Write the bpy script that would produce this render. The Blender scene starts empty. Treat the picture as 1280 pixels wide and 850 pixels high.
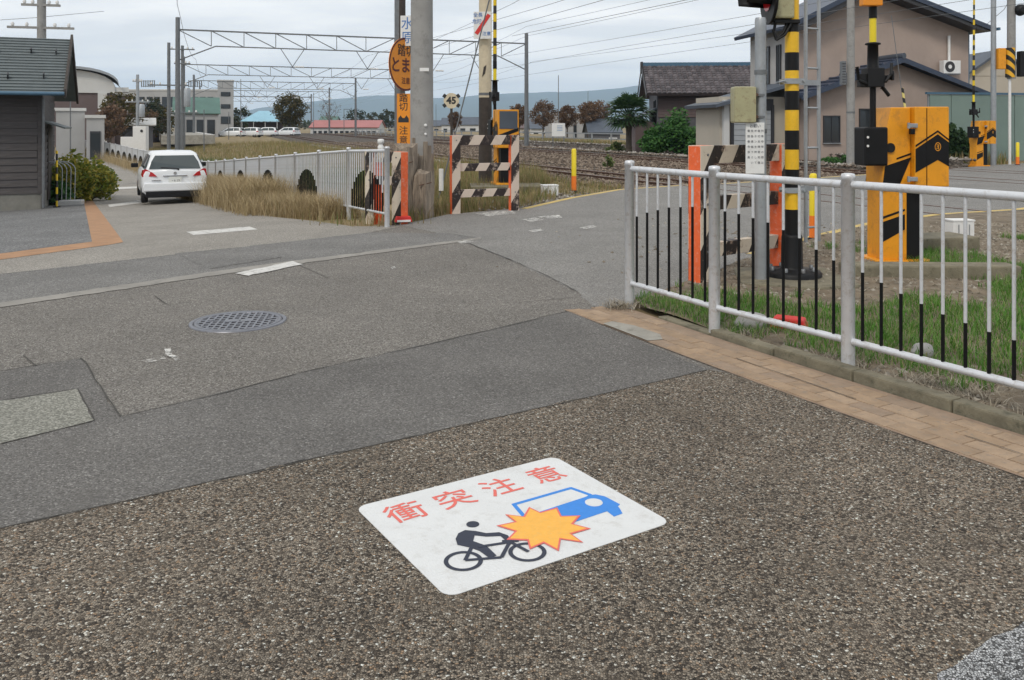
import bpy, bmesh, math, random
import numpy as np
from mathutils import Vector, Matrix, noise as mn
random.seed(7); rng = np.random.default_rng(7)
scn = bpy.context.scene; COL = scn.collection
R = math.radians
# ------------------------------------------------------------------ camera
CH, FPX, HV = 1.45, 1067.0, 157.0
cam = bpy.data.objects.new('camera', bpy.data.cameras.new('camera')); COL.objects.link(cam)
cam.location = (0, 0, CH); cam.rotation_euler = (R(90), 0, 0)
cam.data.sensor_width = 36; cam.data.lens = 36 * FPX / 1280
cam.data.shift_y = -(425 - HV) / 1280
cam.data.clip_start = 0.05; cam.data.clip_end = 30000
scn.camera = cam
# ------------------------------------------------------------------ world, sun, exposure
SUN_EL, SUN_AZ = 48, 205
w = bpy.data.worlds.new('World'); scn.world = w; w.use_nodes = True
nt = w.node_tree; N = nt.nodes; Lk = nt.links.new
bg = N['Background']; bg.inputs[1].default_value = 0.125
sky = N.new('ShaderNodeTexSky'); sky.sky_type = 'NISHITA'; sky.sun_disc = False
sky.sun_elevation = R(SUN_EL); sky.sun_rotation = R(SUN_AZ); sky.air_density = 1.0; sky.dust_density = 1.5
tc = N.new('ShaderNodeTexCoord'); sep = N.new('ShaderNodeSeparateXYZ'); Lk(tc.outputs['Generated'], sep.inputs[0])
# project the view direction on a flat cloud deck
zc = N.new('ShaderNodeMath'); zc.operation = 'MAXIMUM'; Lk(sep.outputs[2], zc.inputs[0]); zc.inputs[1].default_value = 0.0
za = N.new('ShaderNodeMath'); za.operation = 'ADD'; Lk(zc.outputs[0], za.inputs[0]); za.inputs[1].default_value = 0.16
dv = N.new('ShaderNodeVectorMath'); dv.operation = 'DIVIDE'; Lk(tc.outputs['Generated'], dv.inputs[0])
cb = N.new('ShaderNodeCombineXYZ'); [Lk(za.outputs[0], cb.inputs[i]) for i in range(3)]; Lk(cb.outputs[0], dv.inputs[1])
mp = N.new('ShaderNodeMapping'); mp.inputs['Scale'].default_value = (0.55, 1.0, 0.0); mp.inputs['Location'].default_value = (3.1, 1.7, 0); Lk(dv.outputs[0], mp.inputs[0])
cn = N.new('ShaderNodeTexNoise'); cn.inputs['Scale'].default_value = 1.1; cn.inputs['Detail'].default_value = 7; cn.inputs['Roughness'].default_value = 0.5; Lk(mp.outputs[0], cn.inputs[0])
cr = N.new('ShaderNodeValToRGB'); cr.color_ramp.elements[0].position = 0.36; cr.color_ramp.elements[0].color = (0.86, 0.86, 0.86, 1)
cr.color_ramp.elements[1].position = 0.66; cr.color_ramp.elements[1].color = (1, 1, 1, 1); Lk(cn.outputs[0], cr.inputs[0])
cn2 = N.new('ShaderNodeTexNoise'); cn2.inputs['Scale'].default_value = 2.2; cn2.inputs['Detail'].default_value = 6; Lk(mp.outputs[0], cn2.inputs[0])
cc = N.new('ShaderNodeValToRGB'); cc.color_ramp.elements[0].position = 0.38; cc.color_ramp.elements[0].color = (6.5, 6.75, 7.0, 1)
cc.color_ramp.elements[1].position = 0.6; cc.color_ramp.elements[1].color = (9.5, 9.45, 9.3, 1); Lk(cn2.outputs[0], cc.inputs[0])
mx = N.new('ShaderNodeMix'); mx.data_type = 'RGBA'; Lk(cr.outputs[0], mx.inputs[0]); Lk(sky.outputs[0], mx.inputs[6]); Lk(cc.outputs[0], mx.inputs[7])
hzr = N.new('ShaderNodeMapRange'); Lk(sep.outputs[2], hzr.inputs[0]); hzr.inputs[1].default_value = 0.0; hzr.inputs[2].default_value = 0.3; hzr.inputs[3].default_value = .65; hzr.inputs[4].default_value = 0.0
mh_ = N.new('ShaderNodeMix'); mh_.data_type = 'RGBA'; Lk(hzr.outputs[0], mh_.inputs[0]); Lk(mx.outputs[2], mh_.inputs[6]); mh_.inputs[7].default_value = (9.0, 9.0, 8.95, 1)      # whiter cloud towards the horizon
Lk(mh_.outputs[2], bg.inputs[0])
sun = bpy.data.objects.new('sun', bpy.data.lights.new('sun', 'SUN')); COL.objects.link(sun)
sun.data.energy = 1.5; sun.data.angle = R(11); sun.data.color = (1, .93, .82)
_az = R(SUN_AZ); _el = R(SUN_EL)
sd = Vector((math.sin(_az) * math.cos(_el), math.cos(_az) * math.cos(_el), math.sin(_el)))
sun.rotation_euler = sd.to_track_quat('Z', 'Y').to_euler(); sun.location = sd * 60
scn.view_settings.view_transform = 'Standard'; scn.view_settings.look = 'None'
scn.view_settings.exposure = 0.0; scn.view_settings.gamma = 1.0; scn.view_settings.use_curve_mapping = False
# ------------------------------------------------------------------ helpers
TD = Vector((-0.387, 0.922)); TN = Vector((0.922, 0.387))         # along / across the railway
def sm(a, b, x):
    x = max(0.0, min(1.0, (x - a) / (b - a))); return x * x * (3 - 2 * x)
def gz(x, y):
    """ground height: the side lane beside the railway dips by 0.9 m"""
    s = -0.73 * (x + 1.8) + 0.68 * (y - 12.3)
    if s <= -1.5: return 0.0
    if s < 2.5: d = -0.052 * (s + 1.5) ** 2 / 8
    elif s < 17: d = -0.052 * (s - 0.5)
    else:
        q = s - 17; d = -0.052 * (16.5 + 6 * (1 - math.exp(-q / 6)))
        d += 0.35 * sm(38, 62, s)
    t = x * TN.x + y * TN.y
    return d * (1 - sm(2.2, 9.5, t))
def G(u, v, z=0.0):
    k = (CH - z) / (v - HV); return ((u - 640) * k, FPX * k)
def at(u, v, y):
    return Vector(((u - 640) / FPX * y, y, CH - (v - HV) / FPX * y))
def tp(along, across):                                             # railway coordinates -> world
    # the railway swings slightly to the right of its near bearing in the distance
    b = 0.0 if along < 30 else (along - 30) ** 2 * 0.0011 if along < 62 else 1.126 + (along - 62) * 0.0704
    p = TD * along + TN * (across + b); return p.x, p.y

def prop(o, label=None, cat=None, group=None, kind=None):
    if label: o['label'] = label
    if cat: o['category'] = cat
    if group: o['group'] = group
    if kind: o['kind'] = kind
    return o
def empty(name, loc, rz=0, label=None, cat=None, group=None):
    o = bpy.data.objects.new(name, None); COL.objects.link(o); o.empty_display_size = .2
    o.location = loc; o.rotation_euler = (0, 0, rz); return prop(o, label, cat, group)
def meshobj(name, me, mats=None, parent=None, loc=None, rz=0):
    o = bpy.data.objects.new(name, me); COL.objects.link(o)
    if mats is not None:
        for m in (mats if isinstance(mats, (list, tuple)) else [mats]): me.materials.append(M[m] if isinstance(m, str) else m)
    if parent: o.parent = parent
    if loc is not None: o.location = loc
    if rz: o.rotation_euler = (0, 0, rz)
    return o
def copy_tree(o, parent=None):
    c = o.copy(); COL.objects.link(c); c.parent = parent
    for ch in o.children: copy_tree(ch, c)
    return c
class MB:
    def __init__(s): s.v = []; s.f = []; s.m = []; s.sm = []
    def add(s, vs, fs, mi=0, smooth=False):
        b = len(s.v); s.v += [tuple(p) for p in vs]
        for i, f in enumerate(fs):
            s.f.append(tuple(b + j for j in f)); s.m.append(mi[i] if isinstance(mi, (list, tuple)) else mi); s.sm.append(smooth)
        return s
    def box(s, c, d, mi=0, rz=0, rx=0, ry=0):
        x, y, z = d[0] / 2, d[1] / 2, d[2] / 2
        vs = [Vector((a, b, e)) for a in (-x, x) for b in (-y, y) for e in (-z, z)]
        if rz or rx or ry:
            m = Matrix.Rotation(rz, 3, 'Z') @ Matrix.Rotation(ry, 3, 'Y') @ Matrix.Rotation(rx, 3, 'X'); vs = [m @ p for p in vs]
        vs = [p + Vector(c) for p in vs]
        # faces: -x, +x, -y, +y, -z, +z
        return s.add(vs, [(0, 1, 3, 2), (4, 6, 7, 5), (0, 4, 5, 1), (2, 3, 7, 6), (0, 2, 6, 4), (1, 5, 7, 3)], mi)
    def tube(s, p0, p1, r0, r1=None, n=10, mi=0, caps=True, smooth=True):
        r1 = r0 if r1 is None else r1
        p0, p1 = Vector(p0), Vector(p1); d = (p1 - p0)
        if d.length < 1e-6: return s
        d.normalize(); a = d.orthogonal().normalized(); b = d.cross(a)
        vs = []
        for p, r in ((p0, r0), (p1, r1)):
            for i in range(n):
                t = 2 * math.pi * i / n; vs.append(p + a * math.cos(t) * r + b * math.sin(t) * r)
        s.add(vs, [(i, (i + 1) % n, n + (i + 1) % n, n + i) for i in range(n)], mi, smooth)
        if caps: s.add(vs[:n], [tuple(range(n))[::-1]], mi); s.add(vs[n:], [tuple(range(n))], mi)
        return s
    def path(s, pts, r, n=8, mi=0):
        for a, b in zip(pts[:-1], pts[1:]): s.tube(a, b, r, n=n, mi=mi)
        return s
    def lathe(s, prof, c=(0, 0, 0), n=20, mi=0, axis='Z', smooth=True):
        vs = []
        for r, h in prof:
            for i in range(n):
                t = 2 * math.pi * i / n
                p = (r * math.cos(t), r * math.sin(t), h)
                if axis == 'Y': p = (p[0], p[2], p[1])
                if axis == 'X': p = (p[2], p[0], p[1])
                vs.append((p[0] + c[0], p[1] + c[1], p[2] + c[2]))
        k = len(prof)
        fs = [(j * n + i, j * n + (i + 1) % n, (j + 1) * n + (i + 1) % n, (j + 1) * n + i) for j in range(k - 1) for i in range(n)]
        s.add(vs, fs, mi, smooth); s.add(vs[:n], [tuple(range(n))[::-1]], mi); s.add(vs[-n:], [tuple(range(n))], mi)
        return s
    def prism(s, poly, y0, y1, mi=0, plane='XZ'):
        """polygon in a plane, extruded along the third axis from y0 to y1"""
        n = len(poly)
        def P(a, b, c): return (a, c, b) if plane == 'XZ' else (a, b, c) if plane == 'XY' else (c, a, b)
        vs = [P(a, b, y0) for a, b in poly] + [P(a, b, y1) for a, b in poly]
        fs = [tuple(range(n)), tuple(range(n, 2 * n))[::-1]] + [(i, n + i, n + (i + 1) % n, (i + 1) % n) for i in range(n)]
        return s.add(vs, fs, mi)
    def mesh(s, name, bevel=0):
        me = bpy.data.meshes.new(name); me.from_pydata(s.v, [], s.f)
        me.polygons.foreach_set('material_index', s.m); me.polygons.foreach_set('use_smooth', s.sm)
        bm = bmesh.new(); bm.from_mesh(me); bmesh.ops.recalc_face_normals(bm, faces=bm.faces)
        if bevel:
            bmesh.ops.remove_doubles(bm, verts=bm.verts, dist=1e-5)
            es = [e for e in bm.edges if len(e.link_faces) == 2 and e.calc_face_angle(0) > .6]
            bmesh.ops.bevel(bm, geom=es, offset=bevel, segments=2, affect='EDGES', profile=.6, clamp_overlap=True)
        bm.to_mesh(me); bm.free(); return me
    def build(s, name, mats, parent=None, loc=None, rz=0, bevel=0):
        return meshobj(name, s.mesh(name, bevel), mats, parent, loc, rz)
def text_mesh(txt, size, bold=0.0, ax='CENTER'):
    cu = bpy.data.curves.new('lettering', 'FONT'); cu.body = txt; cu.size = size; cu.align_x = ax; cu.align_y = 'CENTER'
    cu.offset = bold; cu.extrude = 0.0004; cu.resolution_u = 3
    o = bpy.data.objects.new('lettering_tmp', cu); COL.objects.link(o)
    dg = bpy.context.evaluated_depsgraph_get(); me = bpy.data.meshes.new_from_object(o.evaluated_get(dg))
    bpy.data.objects.remove(o); me.name = 'lettering'
    if me.materials: me.materials.clear()
    return me
# ------------------------------------------------------------------ materials
M = {}
def nodes(name):
    m = bpy.data.materials.new(name); m.use_nodes = True; M[name] = m
    t = m.node_tree; return m, t, t.nodes, t.links.new, t.nodes['Principled BSDF']
def _ramp(N, pts):
    r = N.new('ShaderNodeValToRGB'); e = r.color_ramp.elements
    while len(e) < len(pts): e.new(0.5)
    for q, (p, c) in zip(e, pts): q.position = p; q.color = (*c, 1) if len(c) == 3 else c
    return r
def mat(name, col, rough=.6, var=.12, scale=6, metal=0, bump=0, bscale=60, coord='Object', dirt=None, dirt_amt=.5, spec=None, stretch=None):
    m, t, N, L, B = nodes(name)
    c = N.new('ShaderNodeTexCoord'); src = c.outputs['Object']
    if coord == 'World': src = N.new('ShaderNodeNewGeometry').outputs['Position']
    if stretch:
        mp_ = N.new('ShaderNodeMapping'); mp_.inputs['Scale'].default_value = stretch; L(src, mp_.inputs[0]); src = mp_.outputs[0]
    nz = N.new('ShaderNodeTexNoise'); nz.inputs['Scale'].default_value = scale; nz.inputs['Detail'].default_value = 6; nz.inputs['Roughness'].default_value = .65; L(src, nz.inputs[0])
    rp = _ramp(N, [(.3, tuple(x * (1 - var) for x in col)), (.7, tuple(min(1, x * (1 + var)) for x in col))]); L(nz.outputs[0], rp.inputs[0])
    out = rp.outputs[0]
    if dirt:
        n2 = N.new('ShaderNodeTexNoise'); n2.inputs['Scale'].default_value = scale * 2.7; n2.inputs['Detail'].default_value = 9; n2.inputs['Roughness'].default_value = .75; L(src, n2.inputs[0])
        r2 = _ramp(N, [(.52, (0, 0, 0)), (.66, (dirt_amt,) * 3)]); L(n2.outputs[0], r2.inputs[0])
        mi = N.new('ShaderNodeMix'); mi.data_type = 'RGBA'; L(r2.outputs[0], mi.inputs[0]); L(out, mi.inputs[6]); mi.inputs[7].default_value = (*dirt, 1); out = mi.outputs[2]
    L(out, B.inputs['Base Color']); B.inputs['Roughness'].default_value = rough; B.inputs['Metallic'].default_value = metal
    if spec is not None: B.inputs['Specular IOR Level'].default_value = spec
    if bump:
        nb = N.new('ShaderNodeTexNoise'); nb.inputs['Scale'].default_value = bscale; nb.inputs['Detail'].default_value = 5; L(src, nb.inputs[0])
        bp = N.new('ShaderNodeBump'); bp.inputs['Strength'].default_value = bump; bp.inputs['Distance'].default_value = .01; L(nb.outputs[0], bp.inputs['Height']); L(bp.outputs[0], B.inputs['Normal'])
    return m
def paving(name, cells, scale, gap=None, stain=None, stain_amt=.3, bump=.6, dist=.006, rough=.85, gap_w=(.0, .35), fine=0.0):
    """stones set in a binder: cell colours from a voronoi, dark binder between, broad stains"""
    m, t, N, L, B = nodes(name)
    pos = N.new('ShaderNodeNewGeometry').outputs['Position']
    vo = N.new('ShaderNodeTexVoronoi'); vo.inputs['Scale'].default_value = scale; vo.inputs['Randomness'].default_value = 1; L(pos, vo.inputs['Vector'])
    sp = N.new('ShaderNodeSeparateColor'); L(vo.outputs['Color'], sp.inputs[0])
    rp = _ramp(N, cells); rp.color_ramp.interpolation = 'LINEAR'; L(sp.outputs[0], rp.inputs[0])
    out = rp.outputs[0]
    ve = N.new('ShaderNodeTexVoronoi'); ve.feature = 'DISTANCE_TO_EDGE'; ve.inputs['Scale'].default_value = scale; L(pos, ve.inputs['Vector'])
    if gap:
        rg = _ramp(N, [(gap_w[0], (1, 1, 1)), (gap_w[1], (0, 0, 0))]); L(ve.outputs['Distance'], rg.inputs[0])
        mi = N.new('ShaderNodeMix'); mi.data_type = 'RGBA'; L(rg.outputs[0], mi.inputs[0]); L(out, mi.inputs[6]); mi.inputs[7].default_value = (*gap, 1); out = mi.outputs[2]
    nz = N.new('ShaderNodeTexNoise'); nz.inputs['Scale'].default_value = .9; nz.inputs['Detail'].default_value = 8; nz.inputs['Roughness'].default_value = .62; L(pos, nz.inputs[0])
    r2 = _ramp(N, [(.32, (1 - stain_amt,) * 3), (.7, (1 + stain_amt * .6,) * 3)]); L(nz.outputs[0], r2.inputs[0])
    mu = N.new('ShaderNodeMix'); mu.data_type = 'RGBA'; mu.blend_type = 'MULTIPLY'; mu.inputs[0].default_value = 1; L(out, mu.inputs[6]); L(r2.outputs[0], mu.inputs[7]); out = mu.outputs[2]
    if stain:
        n3 = N.new('ShaderNodeTexNoise'); n3.inputs['Scale'].default_value = 2.6; n3.inputs['Detail'].default_value = 9; n3.inputs['Roughness'].default_value = .7; L(pos, n3.inputs[0])
        r3 = _ramp(N, [(.52, (0, 0, 0)), (.72, (.55,) * 3)]); L(n3.outputs[0], r3.inputs[0])
        m3 = N.new('ShaderNodeMix'); m3.data_type = 'RGBA'; L(r3.outputs[0], m3.inputs[0]); L(out, m3.inputs[6]); m3.inputs[7].default_value = (*stain, 1); out = m3.outputs[2]
    L(out, B.inputs['Base Color']); B.inputs['Roughness'].default_value = rough; B.inputs['Specular IOR Level'].default_value = .35
    rb = _ramp(N, [(0, (0, 0, 0)), (.4, (1, 1, 1))]); L(ve.outputs['Distance'], rb.inputs[0])
    ad = N.new('ShaderNodeMath'); ad.operation = 'ADD'; L(rb.outputs[0], ad.inputs[0]); L(sp.outputs[1], ad.inputs[1])
    bp = N.new('ShaderNodeBump'); bp.inputs['Strength'].default_value = bump; bp.inputs['Distance'].default_value = dist; L(ad.outputs[0], bp.inputs['Height']); L(bp.outputs[0], B.inputs['Normal'])
    return m
def island_mat(name, cols, rough=.7, trans=0.0):
    """one colour per blade, leaf or stone"""
    m, t, N, L, B = nodes(name)
    g = N.new('ShaderNodeNewGeometry'); rp = _ramp(N, cols); L(g.outputs['Random Per Island'], rp.inputs[0])
    L(rp.outputs[0], B.inputs['Base Color']); B.inputs['Roughness'].default_value = rough; B.inputs['Specular IOR Level'].default_value = .25
    if trans:
        tr = N.new('ShaderNodeBsdfTranslucent'); L(rp.outputs[0], tr.inputs[0]); ms = N.new('ShaderNodeMixShader'); ms.inputs[0].default_value = trans
        L(B.outputs[0], ms.inputs[1]); L(tr.outputs[0], ms.inputs[2]); L(ms.outputs[0], N['Material Output'].inputs[0])
    return m
def stripes(name, c1, c2, period, ax=(1, 0, 1), wear=None, frac=.5, wear_at=(.55, .62), rough=.6):
    m, t, N, L, B = nodes(name)
    c = N.new('ShaderNodeTexCoord'); d = N.new('ShaderNodeVectorMath'); d.operation = 'DOT_PRODUCT'; L(c.outputs['Object'], d.inputs[0]); d.inputs[1].default_value = ax
    a = N.new('ShaderNodeMath'); a.operation = 'DIVIDE'; L(d.outputs['Value'], a.inputs[0]); a.inputs[1].default_value = period
    f = N.new('ShaderNodeMath'); f.operation = 'FRACT'; L(a.outputs[0], f.inputs[0])
    g = N.new('ShaderNodeMath'); g.operation = 'GREATER_THAN'; L(f.outputs[0], g.inputs[0]); g.inputs[1].default_value = frac
    mi = N.new('ShaderNodeMix'); mi.data_type = 'RGBA'; L(g.outputs[0], mi.inputs[0]); mi.inputs[6].default_value = (*c1, 1); mi.inputs[7].default_value = (*c2, 1); out = mi.outputs[2]
    nz = N.new('ShaderNodeTexNoise'); nz.inputs['Scale'].default_value = 7; nz.inputs['Detail'].default_value = 10; nz.inputs['Roughness'].default_value = .8; L(c.outputs['Object'], nz.inputs[0])
    if wear:
        r = _ramp(N, [(wear_at[0], (0, 0, 0)), (wear_at[1], (.8,) * 3)]); L(nz.outputs[0], r.inputs[0])
        m2 = N.new('ShaderNodeMix'); m2.data_type = 'RGBA'; L(r.outputs[0], m2.inputs[0]); L(out, m2.inputs[6]); m2.inputs[7].default_value = (*wear, 1); out = m2.outputs[2]
    L(out, B.inputs['Base Color']); B.inputs['Roughness'].default_value = rough
    return m
def worn(name, col):
    m, t, N, L, B = nodes(name); pos = N.new('ShaderNodeNewGeometry').outputs['Position']
    n1 = N.new('ShaderNodeTexNoise'); n1.inputs['Scale'].default_value = 9; n1.inputs['Detail'].default_value = 10; n1.inputs['Roughness'].default_value = .85; L(pos, n1.inputs[0])
    r = _ramp(N, [(.44, (0, 0, 0)), (.56, (1, 1, 1))]); L(n1.outputs[0], r.inputs[0]); L(r.outputs[0], B.inputs['Alpha']); B.inputs['Base Color'].default_value = (*col, 1); B.inputs['Roughness'].default_value = .8
worn('worn_paint', (.6, .59, .56))
# paving
paving('aggregate', [(0, (0.034, 0.027, 0.021)), (.26, (0.142, 0.114, 0.087)), (.55, (0.296, 0.247, 0.190)), (.8, (0.467, 0.405, 0.325)), (.9, (0.399, 0.268, 0.165)), (.95, (0.547, 0.490, 0.405)), (1, (0.950, 0.950, 0.866))], 130, gap=(0.018, 0.014, 0.010), gap_w=(.01, .12), stain=(0.171, 0.139, 0.105), stain_amt=.26, bump=.9, dist=.006)
paving('aggregate_white', [(0, (.06, .06, .06)), (.22, (.3, .3, .3)), (.35, (.6, .61, .62)), (.7, (.76, .77, .78)), (1, (.88, .88, .88))], 130, gap=(.04, .04, .04), gap_w=(.02, .16), stain_amt=.25, bump=1.0, dist=.006)
paving('asphalt_old', [(0, (0.088, 0.079, 0.070)), (.4, (0.182, 0.167, 0.149)), (.75, (0.246, 0.229, 0.204)), (1, (0.386, 0.369, 0.339))], 120, gap=(0.070, 0.065, 0.059), gap_w=(0, .08), stain=(0.135, 0.124, 0.113), stain_amt=.16, bump=.5, dist=.004)
paving('asphalt_lane', [(0, (0.153, 0.142, 0.125)), (.5, (0.253, 0.236, 0.210)), (1, (0.424, 0.395, 0.353))], 130, stain=(0.189, 0.177, 0.156), stain_amt=.14, bump=.35, dist=.004)
paving('asphalt_crossing', [(0, (0.113, 0.109, 0.102)), (.5, (0.204, 0.196, 0.184)), (1, (0.339, 0.328, 0.311))], 130, stain=(0.147, 0.143, 0.133), stain_amt=.14, bump=.4, dist=.004)
paving('asphalt_new', [(0, (0.081, 0.076, 0.071)), (.5, (0.143, 0.136, 0.128)), (.9, (0.189, 0.181, 0.170)), (1, (0.323, 0.310, 0.293))], 150, stain=(0.121, 0.115, 0.107), stain_amt=.24, bump=.5, dist=.004)
paving('asphalt_grey', [(0, (0.106, 0.102, 0.097)), (.6, (0.185, 0.180, 0.171)), (1, (0.317, 0.308, 0.295))], 130, stain=(0.150, 0.143, 0.136), stain_amt=.22, bump=.5, dist=.004)
paving('asphalt_lot', [(0, (.09, .09, .09)), (.6, (.15, .15, .15)), (1, (.3, .3, .295))], 60, stain=(.12, .118, .115), stain_amt=.2, bump=.4, dist=.004)
paving('concrete_patch', [(0, (0.125, 0.125, 0.106)), (.5, (0.213, 0.210, 0.181)), (1, (0.375, 0.369, 0.325))], 120, stain=(0.163, 0.163, 0.138), stain_amt=.16, bump=.4, dist=.004)
mat('concrete', (.3, .285, .25), .85, .22, 3, bump=.3, bscale=70, dirt=(.13, .12, .1), dirt_amt=.6, coord='World')
mat('concrete_mossy', (.185, .165, .115), .9, .3, 5, bump=.5, bscale=60, dirt=(.07, .068, .045), dirt_amt=.8, coord='World')
mat('concrete_pole', (.29, .285, .275), .85, .12, 2.5, bump=.25, bscale=90, dirt=(.17, .165, .155), dirt_amt=.6, coord='World')
mat('gutter', (.265, .25, .225), .85, .2, 2, bump=.3, bscale=90, dirt=(.185, .175, .158), dirt_amt=.9, coord='World')
mat('crack', (.06, .056, .05), .95, .3, 8, coord='World')
mat('road_paint', (.58, .57, .545), .8, .1, 4, dirt=(.2, .19, .175), dirt_amt=.95, coord='World', bump=.3, bscale=110)
mat('yellow_line', (.55, .4, .13), .8, .2, 4, dirt=(.25, .22, .17), dirt_amt=.8, coord='World')
for i, c in enumerate([(.33, .232, .15), (.31, .22, .145), (.35, .252, .17), (.29, .212, .15)]):
    mat('brick%d' % i, c, .9, .18, 9, bump=.4, bscale=110, coord='World', dirt=(.23, .19, .15), dirt_amt=.85)
mat('brick_joint', (.27, .195, .14), .95, .25, 9, coord='World')
mat('orange_edging', (.36, .2, .105), .9, .2, 5, coord='World', dirt=(.24, .19, .14), dirt_amt=.6)
mat('soil', (.16, .125, .085), .95, .4, 3.5, coord='World', bump=1, bscale=35, dirt=(.3, .27, .22), dirt_amt=.6)
mat('field', (.22, .165, .085), .95, .35, .6, coord='World', bump=.6, bscale=12, dirt=(.11, .125, .045), dirt_amt=.7)
paving('ballast', [(0, (.05, .04, .032)), (.5, (.14, .11, .088)), (1, (.28, .24, .2))], 11, gap=(.03, .025, .02), gap_w=(0, .12), stain_amt=.2, bump=1, dist=.05)
mat('sticker_white', (.66, .67, .67), .6, .045, 5, bump=.35, bscale=120, dirt=(.5, .49, .465), dirt_amt=.6)
mat('sticker_red', (.7, .14, .11), .6, .06, 40); mat('sticker_blue', (.03, .22, .66), .6, .05, 40)
mat('sticker_navy', (.018, .024, .045), .6, .15, 40); mat('sticker_orange', (.83, .42, .06), .6, .06, 40, dirt=(.7, .5, .2), dirt_amt=.4)
# metals and paints
mat('fence_silver', (.64, .655, .68), .42, .08, 8, metal=.35, bump=.05, dirt=(.36, .3, .25), dirt_amt=.5)
mat('fence_black', (.006, .006, .0065), .5, .2, 20, spec=.2)
mat('galv', (.36, .38, .4), .45, .12, 6, metal=.55, dirt=(.26, .25, .24), dirt_amt=.5)
mat('galv_dark', (.17, .18, .19), .5, .15, 5, metal=.4, dirt=(.12, .1, .09), dirt_amt=.6)
mat('yellow_paint', (.78, .46, .015), .42, .08, 8, dirt=(.5, .33, .05), dirt_amt=.4)
mat('lemon_paint', (.8, .62, .02), .45, .06, 8)
mat('black_paint', (.007, .007, .008), .5, .2, 12, spec=.25)
mat('machine_orange', (.76, .31, .008), .45, .1, 3, dirt=(.4, .17, .03), dirt_amt=.6, bump=.08, bscale=30)
mat('board_orange', (.80, .13, .03), .6, .12, 8, dirt=(.75, .36, .28), dirt_amt=.7)
mat('delin_orange', (.85, .2, .02), .5, .06, 8)
mat('khaki_metal', (.36, .34, .2), .5, .1, 8, dirt=(.17, .11, .06), dirt_amt=.6)
mat('white_paint', (.74, .74, .73), .5, .05, 6, dirt=(.55, .53, .5), dirt_amt=.4)
mat('cream_paint', (.6, .52, .38), .7, .12, 4, dirt=(.4, .34, .26), dirt_amt=.5)
mat('dark_brown', (.05, .04, .034), .8, .3, 6); mat('rust', (.11, .06, .04), .85, .35, 14, bump=.4, bscale=60)
mat('rail_top', (.22, .17, .15), .4, .2, 20, metal=.6)
mat('wood_old', (.25, .205, .16), .9, .45, 9, bump=.9, bscale=40, dirt=(.05, .04, .032), dirt_amt=.9, stretch=(1.6, 1.6, .16))
mat('sleeper_wood', (.1, .08, .065), .95, .3, 8, bump=.6, bscale=40)
mat('sign_orange', (.78, .27, .012), .5, .05, 12, dirt=(.6, .25, .05), dirt_amt=.4); mat('sign_red', (.6, .03, .025), .5, .05, 12); mat('sign_blue', (.05, .17, .45), .5, .05, 12)
mat('sign_text', (.02, .02, .022), .6, .1, 12); mat('dark_red', (.1, .018, .016), .6, .2, 9); mat('grey_text', (.2, .2, .21), .6, .1, 12)
mat('rubber', (.02, .02, .02), .8, .2, 12); mat('car_white', (.76, .78, .8), .22, .02, 2); mat('plastic_black', (.009, .009, .01), .5, .1, 9, spec=.3)
mat('tail_red', (.42, .012, .015), .2, .1, 9); mat('plate_white', (.7, .71, .68), .5, .04, 9); mat('chrome', (.6, .6, .62), .2, .05, 9, metal=1)
m_, t_, N_, L_, B_ = nodes('car_glass'); B_.inputs['Base Color'].default_value = (.04, .055, .058, 1); B_.inputs['Roughness'].default_value = .05; B_.inputs['Specular IOR Level'].default_value = .8
m_, t_, N_, L_, B_ = nodes('window_glass'); B_.inputs['Base Color'].default_value = (.035, .04, .045, 1); B_.inputs['Roughness'].default_value = .08
stripes('board_stripe', (.60, .52, .42), (.02, .014, .012), .40, (1, 0, -.62), wear=(.33, .24, .18), wear_at=(.54, .60))
stripes('board_stripe_l', (.60, .50, .42), (.022, .013, .012), .40, (1, 0, -.62), wear=(.5, .4, .33), wear_at=(.54, .62))
stripes('arm_stripe', (.72, .5, .015), (.02, .02, .02), .36, (0, 0, 1), wear=None)
stripes('guy_stripe', (.72, .6, .2), (.02, .02, .02), .34, (.5, 0, 1))
stripes('hood_stripe', (.75, .4, .02), (.015, .015, .015), .36, (1, 0, 1))
mat('iron', (.17, .175, .2), .4, .15, 14, metal=.5, dirt=(.14, .125, .11), dirt_amt=.6); mat('iron_dark', (.035, .035, .04), .7, .2, 14)
# buildings
mat('wood_siding', (.075, .068, .068), .85, .3, 3, bump=.4, bscale=30, dirt=(.12, .108, .1), dirt_amt=.6, stretch=(.25, .25, 2)); mat('hut_base', (.19, .185, .165), .9, .2, 3, coord='World')
mat('hut_roof', (.11, .13, .135), .5, .12, 4, bump=.1, dirt=(.16, .165, .16), dirt_amt=.4)
mat('stucco_tan', (.37, .295, .255), .9, .1, .7, bump=.2, bscale=80); mat('siding_grey', (.4, .385, .375), .8, .08, 2, bump=.1)
mat('roof_navy', (.035, .05, .085), .45, .15, 5); mat('trim_dark', (.03, .03, .034), .5, .2, 5); mat('gutter_blue', (.06, .13, .2), .4, .1, 5)
mat('shutter', (.4, .42, .44), .5, .04, 5, metal=.2); mat('wall_grey', (.36, .36, .36), .85, .1, .4); mat('wall_light', (.55, .55, .54), .85, .07, .4)
mat('wall_brown', (.125, .092, .09), .8, .1, .5); mat('wall_dark', (.1, .1, .11), .8, .2, 1); mat('roof_green', (.065, .14, .115), .5, .2, .6)
mat('roof_red', (.36, .125, .115), .5, .1, .5); mat('tent_blue', (.28, .5, .62), .5, .1, .4); mat('tent_white', (.7, .75, .78), .5, .05, .4); mat('roof_slate', (.07, .085, .11), .6, .2, 1)
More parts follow.
